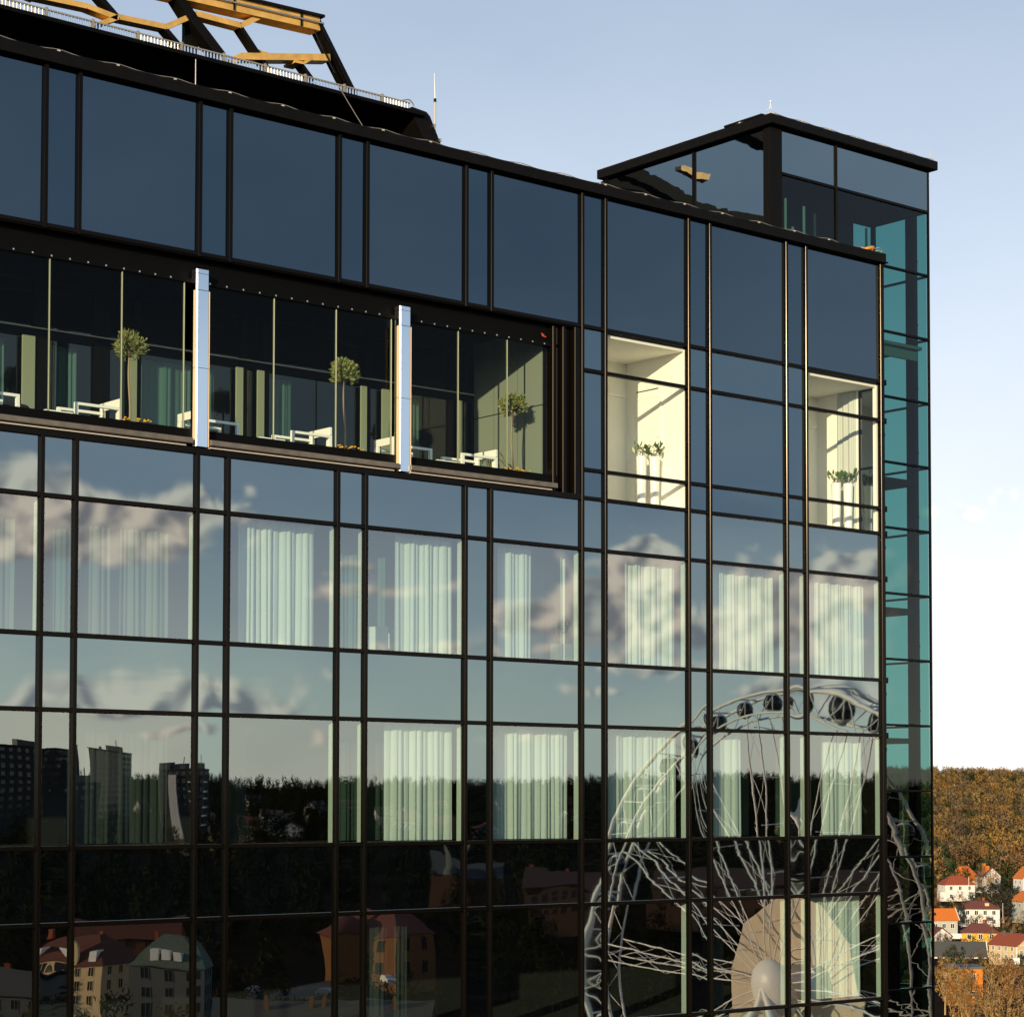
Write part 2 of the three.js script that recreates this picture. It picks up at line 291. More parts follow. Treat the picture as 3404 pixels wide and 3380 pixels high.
// ------------------------------------------------------------------ the recessed terrace
part('terrace_header', [bx(-6, 10.95, 58.70, 58.76, -.22, -.10), bx(-6, 11.38, 58.76, 59.14, -.30, -.16), bx(-6, 11.38, 59.12, 59.2, -.30, .02)], M.black);
part('terrace_upstand', [bx(-6, 10.95, 55.9, 56.232, -.22, -.10)], M.black);
part('sill_base', [bx(-6, 11.40, 55.80, 55.90, -.1, .05)], M.frame);
for (const [a, b] of [[-6, 2.72], [3.07, 7.03], [7.28, 10.76]]) {
  part('sill_fascia', [lying(a, b, 56.0, .095, -.1, .11, .01)], M.tan);
  part('sill_lip', [lying(a, b - .12, 55.915, .022, -.1, .085, .004)], M.pale);
}
for (const [a, b, z] of [[10.78, 10.86, -.06], [10.90, 10.97, -.10], [11.0, 11.08, -.02], [11.10, 11.24, -.09], [11.26, 11.41, .035]]) part('jamb_post', [profile(55.9, 59.12, (a + b) / 2, b - a, -.35, z, .012)], M.frame);
for (const cx of [2.92, 7.165]) {
  const col = part('steel_column', [bx(cx - .10, cx + .10, 55.93, 58.9, -.12, .03)], M.black);
  for (const [a, b] of [[55.925, 57.243], [57.251, 58.555], [58.565, 58.835], [58.842, 58.912]]) {
    if (b - a > 1) mesh('edge_trim', [bx(cx - .136, cx - .126, a, b, -.02, .058), bx(cx + .126, cx + .132, a, b, .02, .066)], M.trimGold, col);
    mesh('cladding_sheet', [profile(a, b, cx, .25, -.1, .062, .02)], M.steel, col);
  }
}
const joints = [[-5.95, -4.8, -3.5, -2.5, -1.15, .185, 1.5, 2.68], [3.15, 4.48, 5.79, 7.0], [7.35, 8.54, 9.715, 10.89]];
for (const l of joints) for (let i = 0; i < l.length - 1; i++) {
  const sp = pane(bld, l[i] + .008, l[i + 1] - .008, 56.236, 58.70, -.15, M.screen, .0003, 0, 'glass_screen');
  part('glass_edge', [profile(56.236, 58.69, l[i + 1], .022, -.165, -.13, .006)], M.edge);
}
part('screen_clip', joints.flatMap((l) => l.flatMap((x, i) => i < l.length - 1 ? [0, .25, .5, .75].map((t) => bx(lerp(x, l[i + 1], t) - .012, lerp(x, l[i + 1], t) + .012, 58.72, 58.745, -.1, -.09)) : [])), M.satin);
// end wall of the terrace: cladding panels
part('terrace_end_wall', [bx(10.74, 10.78, 55.85, 59.12, -2.45, -.3)], M.black);
for (const [z0, z1] of [[-2.43, -1.765], [-1.745, -1.04], [-1.02, -.82], [-.80, -.31]]) for (const [y0, y1] of [[55.87, 57.59], [57.61, 59.1]]) part('cladding_panel', [bx(10.712, 10.745, y0, y1, z0, z1)], M.panel);
// glazed back wall of the terrace
const bk = part('terrace_back_frame', [bx(-6, 10.74, 57.93, 58.07, -2.52, -2.38), bx(-6, 10.74, 58.9, 59.12, -2.52, -2.38),
  ...[[-1.7, -1.55], [1.08, 1.38], [2.24, 2.54], [3.06, 3.16], [5.27, 5.38], [5.73, 5.86], [8.06, 8.17], [8.65, 8.8], [10.12, 10.2], [10.38, 10.46], [10.66, 10.74]].map(([a, b]) => bx(a, b, 55.85, 58.9, -2.52, -2.38))], M.black);
{
  const xsb = [-1.55, 1.08, 2.24, 3.06, 5.27, 5.73, 8.06, 8.65, 10.12, 10.66], off = [0, .3, .3, .1, .11, .13, .11, .15, .34];
  for (let i = 0; i < xsb.length - 1; i++) for (const [y0, y1] of [[55.86, 57.93], [58.07, 58.9]]) pane(bld, xsb[i] + off[i], xsb[i + 1], y0, y1, -2.45, M.door, .0004, 0, 'door_pane');
  part('back_transom_edge', [bx(-6, 10.74, 58.072, 58.09, -2.38, -2.36)], M.pale);
  for (const [a, b] of [[.84, 1.07], [2.92, 3.05], [5.12, 5.26], [5.58, 5.72], [7.92, 8.05], [8.42, 8.64], [10.3, 10.38]]) part('door_reveal', [bx(a, b, 55.86, 57.92, -2.375, -2.33)], M.reveal);
  part('terrace_inner_wall', [bx(-6, 10.74, 55.85, 59.12, -4.6, -4.5)], M.dim);
}
function curtainGeo(x0, x1, y0, y1, z, seed, amp = .017) {
  const r = rng(seed), n = Math.max(8, Math.round((x1 - x0) / .018)), pts = []; let ph = r() * 6, fr = 38;
  for (let i = 0; i <= n; i++) { const x = lerp(x0, x1, i / n); ph += (x1 - x0) / n * fr; fr = 24 + 52 * fbm(x * 4.3 + seed, 0, seed, 2); const s = 1 - 1.9 * Math.pow(Math.abs(Math.cos(ph * .5)), 7); pts.push([x, amp * (.55 + .9 * noise3(x * 3, seed, 1)) * s + .03 * Math.sin(ph * .31 + seed)]); }
  const ny = 6, pos = [], idx = [];
  for (let j = 0; j <= ny; j++) for (let i = 0; i <= n; i++) { const t = j / ny; pos.push(pts[i][0] + .015 * (1 - t) * Math.sin(i * .21 + seed), lerp(y0, y1, t), z + pts[i][1] * (1.15 - .3 * t)); }
  for (let j = 0; j < ny; j++) for (let i = 0; i < n; i++) { const a = j * (n + 1) + i; idx.push(a, a + 1, a + n + 2, a, a + n + 2, a + n + 1); }
  const g = new THREE.BufferGeometry(); g.setAttribute('position', new THREE.Float32BufferAttribute(pos, 3)); g.setIndex(idx); g.computeVertexNormals();
  g.setAttribute('uv', new THREE.Float32BufferAttribute(pos.flatMap((v, i) => i % 3 === 2 ? [] : [v]), 2)); return g;
}
function curtain(x0, x1, row, label, mat = M.cloth, z = -.36) {
  const y0 = { e: Y.f, g: Y.h, i: Y.j }[row] + .05, y1 = Y[row] - .04;
  const t = thing('curtain', label, 'curtain', [(x0 + x1) / 2, y0, z]);
  const c = new THREE.Mesh(curtainGeo(x0 - (x0 + x1) / 2, x1 - (x0 + x1) / 2, 0, y1 - y0, 0, (x0 * 37 + y0) | 0), mat); c.name = 'cloth'; c.castShadow = c.receiveShadow = true; t.add(c);
  mesh('curtain_rail', [bx((x0 - x1) / 2, (x1 - x0) / 2, y1 - y0 - .005, y1 - y0 + .02, -.02, .02)], M.pale, t);
}
const ord = ['first', 'second', 'third', 'fourth', 'fifth', 'sixth', 'seventh'];
const inRow = { e: 'upper curtained row', g: 'middle curtained row', i: 'lowest curtained row' };
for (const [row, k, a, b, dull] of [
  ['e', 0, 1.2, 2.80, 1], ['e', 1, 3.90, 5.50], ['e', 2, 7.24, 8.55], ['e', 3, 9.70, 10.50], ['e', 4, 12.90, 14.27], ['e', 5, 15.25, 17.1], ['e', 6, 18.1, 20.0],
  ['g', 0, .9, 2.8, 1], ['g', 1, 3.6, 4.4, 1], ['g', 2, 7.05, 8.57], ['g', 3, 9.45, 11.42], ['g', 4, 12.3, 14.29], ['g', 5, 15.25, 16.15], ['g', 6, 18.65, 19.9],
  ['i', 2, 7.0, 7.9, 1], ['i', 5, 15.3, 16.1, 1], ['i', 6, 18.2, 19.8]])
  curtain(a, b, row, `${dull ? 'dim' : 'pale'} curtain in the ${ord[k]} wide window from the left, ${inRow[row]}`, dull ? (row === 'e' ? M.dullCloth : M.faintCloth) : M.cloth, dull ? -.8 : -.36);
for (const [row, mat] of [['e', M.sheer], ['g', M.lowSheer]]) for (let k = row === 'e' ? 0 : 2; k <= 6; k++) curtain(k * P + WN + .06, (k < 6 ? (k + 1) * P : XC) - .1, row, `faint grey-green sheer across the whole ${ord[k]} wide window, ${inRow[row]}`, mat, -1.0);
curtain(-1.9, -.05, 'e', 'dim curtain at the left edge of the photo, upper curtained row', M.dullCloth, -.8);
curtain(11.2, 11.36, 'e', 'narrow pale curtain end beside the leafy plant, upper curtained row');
for (const [a, b, w] of [[-1.4, .7, 'left end of the terrace'], [1.5, 2.1, 'first olive tree'], [3.3, 4.9, 'left steel column'], [5.9, 6.6, 'middle glass screens'], [8.85, 9.6, 'right steel column']]) {
  const t = thing('curtain', `dark grey-green curtain behind the terrace doors near the ${w}`, 'curtain', [(a + b) / 2, 55.9, -2.75]);
  const c = new THREE.Mesh(curtainGeo((a - b) / 2, (b - a) / 2, 0, 2.0, 0, (a * 53) | 0, .03), M.dullCloth); c.name = 'cloth'; t.add(c);
}
// olive trees in planters
const leafShape = (L, w) => { const s = new THREE.Shape(); s.moveTo(0, 0); s.lineTo(w, L * .5); s.lineTo(0, L); s.lineTo(-w, L * .5); return new THREE.ShapeGeometry(s, 1); };
function oliveTree(x, top, rad0, h, label, seed) {
  const z = -.42, base = 55.86, t = thing('olive_tree', label, 'tree', [x, base, z]), r = rng(seed), H = top - base, cy = H - rad0, tr = [];
  const bend = (y) => V(.012 * Math.sin(y * 5 + seed), y, .012 * Math.cos(y * 4 + seed));
  for (let y = .25; y < cy - .1; y += .15) tr.push(bend(y)); tr.push(V(0, cy, 0));
  const tg = tube(tr, .019, 7); const br = [tg];
  for (let i = 0; i < 12; i++) { const a = r() * 6.28, e = r() * 1.3 - .2; br.push(rod(V(0, cy - rad0 * .55, 0), V(Math.cos(a) * Math.cos(e) * rad0 * .7, cy + Math.sin(e) * rad0 * .7, Math.sin(a) * Math.cos(e) * rad0 * .7), .008, .003, 4)); }
  mesh('trunk', br, M.bark, t);
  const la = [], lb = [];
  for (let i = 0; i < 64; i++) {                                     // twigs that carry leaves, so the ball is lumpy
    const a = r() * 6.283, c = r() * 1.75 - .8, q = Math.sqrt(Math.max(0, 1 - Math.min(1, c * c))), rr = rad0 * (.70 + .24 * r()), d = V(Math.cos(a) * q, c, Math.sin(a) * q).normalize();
    for (let j = 0; j < 30; j++) {
      const f = .35 + .65 * Math.sqrt(r()), p = d.clone().multiplyScalar(rr * f).add(V((r() - .5) * .10, (r() - .5) * .10, (r() - .5) * .10)); p.y *= h;
      const g = leafShape(.06 + .035 * r(), .010 + .004 * r()); g.rotateY(r() * 6.28); g.rotateZ((r() - .5) * 1.5); g.applyQuaternion(new THREE.Quaternion().setFromUnitVectors(V(0, 1, 0), d.clone().multiplyScalar(.55).add(V((r() - .5) * 1.3, .45, (r() - .5) * 1.3)).normalize()));
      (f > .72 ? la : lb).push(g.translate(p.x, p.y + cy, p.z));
    }
  }
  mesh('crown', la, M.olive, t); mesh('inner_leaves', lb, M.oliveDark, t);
  mesh('planter', [bx(-.24, .24, 0, .32, -.2, .2)], M.darkWall, t);
  const fl = [], gl = []; for (let i = 0; i < 22; i++) { const fx = (r() - .3) * .5, fz = (r() - .5) * .3; fl.push(new THREE.IcosahedronGeometry(.018 + .012 * r(), 0).scale(1, .6, 1).translate(fx, .41 + r() * .07, fz)); gl.push(...leafTuft(r, 3, .04, .04, .012, .06, .36).map((g) => g.translate(fx, 0, fz))); }
  mesh('flowers', fl, M.flower, t); mesh('flower_leaves', gl, M.leaf, t);
}
oliveTree(1.81, 57.78, .25, 1.05, 'bushy olive tree on a thin trunk at the left of the terrace', 11);
oliveTree(6.17, 57.90, .235, 1.1, 'neat ball-shaped olive tree between the two steel columns of the terrace', 23);
oliveTree(10.07, 57.78, .265, .9, 'round olive tree throwing its shadow on the panelled end wall of the terrace', 37);
// white frame armchairs, seen over the sill
function makeChair() {
  const t = new THREE.Group();
  for (const s of [-1, 1]) {
    const z = s * .30;
    mesh('arm_frame', [bx(-.43, -.375, 0, .70, z - .03, z + .03), bx(.375, .43, 0, .70, z - .03, z + .03), bx(-.375, .375, .655, .70, z - .03, z + .03), bx(-.375, .375, .30, .345, z - .03, z + .03)], M.white, t);
  }
  mesh('backrest', [bx(.385, .425, .71, .845, -.33, .33), bx(.385, .425, .345, .71, -.27, -.21), bx(.385, .425, .345, .71, .21, .27)], M.white, t);
  mesh('seat', [bx(-.36, .37, .30, .345, -.27, .27)], M.white, t);
  mesh('cushion', [bx(-.35, .35, .347, .43, -.26, .26)], M.dullCloth, t);
  return t;
}
const chair0 = makeChair();
[[-.48, Math.PI, 'white frame armchair at the left edge of the photo on the terrace'], [1.38, 0, 'white frame armchair just left of the first olive tree'], [3.70, Math.PI, 'white frame armchair half hidden behind the left steel column'], [5.65, 0, 'white frame armchair just left of the middle olive tree'], [7.92, Math.PI, 'white frame armchair half hidden behind the right steel column'], [9.49, 0, 'white frame armchair just left of the right-hand olive tree']].forEach(([x, a, label], i) => {
  const c = i ? chair0.clone() : chair0; c.name = numbered('armchair'); c.position.set(x, 55.85, -1.0); c.rotation.set(0, a, 0); scene.add(c); tag(c, label, 'armchair', 'white armchairs on the terrace');
});
[[.66, 'low white coffee table between the two left armchairs of the terrace'], [4.80, 'low white coffee table between the two middle armchairs of the terrace'], [8.72, 'low white coffee table between the two right armchairs of the terrace']].forEach(([x, label]) => {
  const t = thing('coffee_table', label, 'table', [x, 55.85, -.95], 0, 'white coffee tables on the terrace');
  mesh('table_top', [bx(-.26, .26, .46, .51, -.3, .3)], M.white, t);
  for (const a of [-1, 1]) for (const b of [-1, 1]) mesh('leg', [bx(a * .22 - .02, a * .22 + .02, 0, .46, b * .26 - .02, b * .26 + .02)], M.white, t);
});
{ const t = thing('pouf', 'dark round pouf beside the left terrace armchair', 'pouf', [.28, 55.85, -1.75]); mesh('seat', [new THREE.LatheGeometry([[0, 0], [.34, .0], [.40, .12], [.40, .62], [.34, .70], [0, .71]].map((q) => new THREE.Vector2(...q)), 24)], M.dim, t); mesh('base', [new THREE.CylinderGeometry(.3, .3, .03, 20)], M.black, t); }
{ // spiky plant by the end wall
  const t = thing('potted_plant', 'dark plant of arching narrow leaves beside the right olive tree of the terrace', 'plant', [10.1, 55.85, -1.1]), r = rng(5), gs = [];
  for (let i = 0; i < 13; i++) { const a = r() * 6.28, q = .16 + .16 * r(), h = .42 + .25 * r(); gs.push(tube([V(0, .35, 0), V(Math.cos(a) * q * .5, .35 + h * .85, Math.sin(a) * q * .5), V(Math.cos(a) * q, .35 + h * .7, Math.sin(a) * q), V(Math.cos(a) * q * 1.25, .35 + h * .35, Math.sin(a) * q * 1.25)], .007, 4, 12)); }
  mesh('leaves', gs, M.oliveDark, t); mesh('pot', [new THREE.CylinderGeometry(.15, .11, .36, 14).translate(0, .18, 0)], M.darkWall, t);
}
{ const c = mesh('red_cloth', [new THREE.PlaneGeometry(.11, .022, 8, 2).rotateZ(-.18).translate(10.58, 58.87, -.09), new THREE.PlaneGeometry(.08, .03, 4, 2).rotateZ(-.5).translate(10.55, 58.90, -.088)], std(.55, .06, .01, { side: THREE.DoubleSide })); tag(c, 'scrap of red cloth caught under the terrace header near its right end', 'cloth'); }
[[1.104, -.683, 2.618, -1.045, 'long green light strip under the terrace ceiling at the left'], [5.502, -.406, 6.065, -.601, 'short green light strip under the terrace ceiling between the columns'], [8.161, -1.067, 9.465, -.616, 'faint green light strip under the terrace ceiling at the right']].forEach(([x0, z0, x1, z1, label]) => { const m = mesh('light_strip', [bar(V(x0, 59.128, z0), V(x1, 59.128, z1), .008, .012)], M.greenStrip); tag(m, label, 'light strip', 'green light strips of the terrace'); });
// armchair and leafy plant behind the upper curtained windows
{ const t = thing('armchair', 'pale upholstered armchair behind the third wide window, upper curtained row', 'armchair', [7.35, Y.f, -.95], .6); mesh('seat', [bx(-.3, .3, .12, .4, -.3, .3)], M.cloth, t); mesh('backrest', [bx(-.3, .3, .4, .62, -.32, -.2), bx(-.14, .14, .62, .85, -.3, -.22)], M.cloth, t); for (const s of [-1, 1]) mesh('armrest', [bx(s * .33 - .05, s * .33 + .05, .1, .52, -.3, .28)], M.cloth, t); }
{ const t = thing('potted_plant', 'leafy plant in a square planter behind the fourth wide window, upper curtained row', 'plant', [11.35, Y.f + .03, -.5]), r = rng(15); mesh('planter', [bx(-.14, .2, 0, .36, -.13, .13)], M.dullCloth, t); mesh('leaves', [...leafTuft(r, 26, .1, .3, .03, .15, .5), ...leafTuft(r, 18, .06, .22, .03, .14, .68).map((g) => g.translate(.16, 0, 0))], M.leaf, t); mesh('stem', [rod(V(0, .3, 0), V(.02, .6, 0), .01), rod(V(.1, .3, 0), V(.16, .8, 0), .01)], M.bark, t); }

// ------------------------------------------------------------------ on the roof
{ // lightning cable along the parapet
  const t = thing('lightning_cable', 'thin lightning cable looping between clips along the front parapet', 'cable'); const cl = [];
  for (let x = -.88; x < 20.2; x += 1.076) cl.push(x);
  const pts = []; for (let i = 0; i < cl.length; i++) { pts.push(V(cl[i], 62.045, .055)); if (i < cl.length - 1) { const s = .018 + .012 * hash3(i, 3, 5); pts.push(V(cl[i] + .4, 62.035 - s, .06), V(cl[i] + .75, 62.028 - s * .6, .06)); } }
  mesh('cable', [tube(pts, .0075, 5, pts.length * 4)], M.wire, t);
  for (const x of cl) mesh('clip', [bx(x - .02, x + .02, 61.99, 62.035, .04, .075), new THREE.ConeGeometry(.022, .04, 6).translate(x, 62.02, .06)], M.pale, t);
}
{ const t = thing('air_rod', 'short pale rod standing on the parapet under the roof railing', 'rod', [2.9, 62, -.2]); mesh('rod', [rod(V(0, .0, 0), V(0, .55, 0), .011, .009)], M.wire, t); mesh('foot', [new THREE.CylinderGeometry(.025, .03, .04, 8).translate(0, .02, 0)], M.pale, t); }
{ const t = thing('hanging_wire', 'thin wire hanging from the eave of the roof pavilion to the parapet', 'wire'); mesh('wire', [tube([V(7.05, 63.42, -1.9), V(6.75, 62.9, -1.2), V(6.48, 62.12, -.3)], .008, 5)], M.wire, t); mesh('plug', [new THREE.SphereGeometry(.02, 8, 6).translate(6.48, 62.11, -.3)], M.pale, t); }
{ // dark pavilion with an eave
  const t = thing('roof_pavilion', 'long low black pavilion with a sloping eave on the roof at the upper left', 'building');
  mesh('wall', [bx(-7, 9.93, 61.5, 63.55, -8, -3.2)], M.darkWall, t);
  for (let x = -5.5; x < 9.8; x += .78) mesh('wall_panel', [bx(x, x + .765, 62.0, 63.3, -3.2, -3.185)], M.darkWall, t);
  const s = new THREE.Shape(); s.moveTo(2.35, 63.50); s.lineTo(2.35, 63.44); s.lineTo(3.2, 63.30); s.lineTo(8, 63.30); s.lineTo(8, 63.60); s.lineTo(2.5, 63.56);
  mesh('eave', [new THREE.ExtrudeGeometry(s, { depth: 16.45, bevelEnabled: false }).rotateY(Math.PI / 2).translate(-7, 0, 0)], M.black, t);
  { const g = new THREE.Shape(); [[9.2, 63.6], [9.55, 63.57], [9.64, 63.5], [10.5, 61.9], [10.2, 61.9], [9.3, 63.3]].forEach(([a, b], i) => i ? g.lineTo(a, b) : g.moveTo(a, b)); mesh('gable_fascia', [new THREE.ExtrudeGeometry(g, { depth: 5.5, bevelEnabled: false }).translate(0, 0, -7.95)], M.darkWall, t); }
  for (let i = 0; i < 5; i++) mesh('fascia_clip', [bx(-.02, .02, -.03, .03, -.02, .02).translate(9.72 + i * .15, 63.32 - i * .26, -2.42)], M.satin, t);
  mesh('side_window', [bx(9.94, 9.955, 62.55, 63.1, -4.4, -3.5)], M.spandrel, t);
}
{ // railing with bright balusters
  const t = thing('roof_railing', 'low railing of closely spaced bright balusters along the edge of the roof pavilion', 'railing');
  mesh('handrail', [bx(-6, 9.17, 63.665, 63.69, -2.52, -2.48)], M.wire, t); mesh('bottom_rail', [bx(-6, 9.2, 63.53, 63.555, -2.54, -2.46)], M.darkWall, t);
  let n = 0; for (let x = -5.9; x < 9.2; x += .9) { mesh('railing_post', [bx(x - .02, x + .02, 63.54, 63.715, -2.53, -2.47)], M.wire, t); const g = []; for (let i = 1; i < 13; i++) { const xx = x + i * .069; if (xx < 9.15) g.push(rod(V(xx, 63.55, -2.5), V(xx, 63.67, -2.5), .019, .017, 8)); } if (g.length) { const b = mesh('balusters', g, n++ % 3 === 1 ? M.satin : M.steel, t); } }
  mesh('end_bow', [tube([V(9.0, 63.7, -2.5), V(9.17, 63.74, -2.5), V(9.28, 63.64, -2.5), V(9.28, 63.52, -2.5)], .012, 6)], M.wire, t);
}
{ // golden honeycomb frame leaning above the railing
  const t = thing('honeycomb_frame', 'large open honeycomb frame of golden and black beams rising above the roof railing', 'roof frame'), z = -4, N = V(0, 0, 1);
  const p = (x, y, d = 0) => V(x, y, z + d);
  const beam = (n, m, w, h, ...q) => { const gs = []; for (let i = 0; i < q.length - 1; i++) gs.push(bar(q[i], q[i + 1], w, h, N)); return mesh(n, gs, m, t); };
  beam('black_beam', M.darkWall, .09, .22, p(2.75, 65.04), p(3.50, 64.44)); beam('black_beam', M.darkWall, .07, .22, p(3.5, 64.44), p(3.12, 64.22));
  beam('golden_beam', M.gold, .10, .24, p(3.50, 64.455), p(4.50, 64.50)); beam('golden_beam', M.gold, .10, .24, p(4.50, 64.50), p(4.98, 64.79));
  beam('golden_beam', M.gold, .09, .24, p(3.50, 64.455), p(3.14, 64.25));
  beam('black_beam', M.darkWall, .20, .3, p(4.55, 65.38), p(5.06, 64.80), p(5.72, 64.2)); mesh('black_plate', [bx(5.03, 5.33, 63.6, 64.83, -4.2, -4.1)], M.darkWall, t);
  beam('black_beam', M.darkWall, .09, .22, p(4.48, 64.48), p(4.83, 64.2));
  beam('golden_beam', M.gold, .11, .24, p(5.16, 64.905), p(6.155, 64.91)); beam('golden_beam', M.gold, .10, .24, p(6.155, 64.91), p(6.56, 65.17));
  beam('black_beam', M.darkWall, .09, .22, p(6.14, 64.90), p(6.80, 64.2));
  beam('golden_top_beam', M.gold, .26, .35, p(4.2, 65.19), p(7.95, 65.335));
  mesh('top_pipe', [rod(p(4.2, 65.22, .2), p(8.02, 65.35, .2), .025, .025, 8)], M.satin, t); for (const [x, y] of [[5.95, 65.28], [7.5, 65.33]]) mesh('pipe_clamp', [bar(p(x, y - .14, .19), p(x, y + .14, .19), .03, .03, N)], M.darkWall, t);
  mesh('top_edge', [bar(p(4.2, 65.345), p(8.02, 65.49), .05, .5, N)], M.darkWall, t);
  beam('black_end_beam', M.darkWall, .13, .3, p(7.88, 65.47), p(8.80, 64.15)); mesh('end_pipe', [rod(p(7.90, 65.35, .2), p(8.66, 64.2, .2), .02, .02, 6)], M.frame, t);
  for (const k of [1, 2, 3, 4]) { const o = -1.65 * k; beam('black_beam', M.darkWall, .09, .22, p(4.40 + o, 65.02), p(5.15 + o, 64.42)); beam('golden_beam', M.gold, .10, .24, p(3.50 + o, 64.455), p(4.50 + o, 64.50)); beam('golden_beam', M.gold, .10, .24, p(4.50 + o, 64.50), p(5.12 + o, 64.43)); beam('golden_top_beam', M.gold, .26, .35, p(2.55 + o + 1.65, 65.13 - .06 * k + .06), p(4.2 + o + 1.65, 65.19 - .06 * k + .06)); }
  beam('golden_bar', M.gold, .13, .3, p(6.15, 64.30), p(8.22, 64.735)); beam('golden_beam', M.gold, .08, .4, p(6.1, 64.28, -.4), p(6.75, 64.62, -.4), p(7.05, 64.60, -.4)); beam('golden_beam', M.gold, .08, .4, p(7.05, 64.58, -.4), p(8.15, 64.82, -.4));
  beam('black_beam', M.darkWall, .07, .22, p(7.56, 64.48), p(7.86, 64.2)); beam('golden_beam', M.gold, .05, .4, p(7.36, 64.46, -.02), p(7.57, 64.47, -.02), p(7.75, 64.6, -.02));
  mesh('chain', [tube([p(7.75, 65.14, .28), p(7.98, 64.75, .3), p(8.25, 64.4, .28)], .018, 5)], M.frame, t);
  mesh('foot', [bx(7.92, 7.97, 63.5, 64.2, -4.1, -4.0), bx(5.1, 5.25, 63.5, 64.3, -4.3, -4.2), bx(8.8, 8.95, 63.5, 64.25, -4.1, -3.95)], M.black, t);
}
{ const t = thing('antenna', 'slim white whip antenna standing behind the end of the roof pavilion', 'antenna', [10.96, 61.5, -4]); mesh('mast', [rod(V(0, 0, 0), V(0, 3.0, 0), .022, .02)], M.pale, t); mesh('whip', [rod(V(0, 3.0, 0), V(-.02, 3.55, 0), .014, .006)], M.white, t); mesh('clamp', [new THREE.CylinderGeometry(.03, .03, .07, 8).translate(0, 2.98, 0)], M.frame, t); }
{ const t = thing('rope_bundle', 'bundle of orange cord and wire loops at the right end of the front parapet', 'rope', [20.0, 62.0, -.2]); const orange = std(.75, .28, .03); mesh('cord_coil', [new THREE.TorusGeometry(.07, .035, 8, 14).rotateX(1.2).translate(0, .1, 0), new THREE.TorusGeometry(.06, .03, 8, 14).rotateX(.6).translate(.1, .11, .0)], orange, t); mesh('dark_knot', [new THREE.IcosahedronGeometry(.07, 1).scale(1.2, .8, 1).translate(.17, .17, 0)], M.bark, t); mesh('wire_loop', [tube([V(.1, .08, 0), V(.35, .2, .05), V(.5, .16, 0), V(.4, .08, 0), V(.15, .06, 0)], .006, 5), tube([V(.1, .05, 0), V(.3, .12, .1), V(.42, .07, .05), V(.3, .02, 0)], .006, 5)], M.pale, t); }

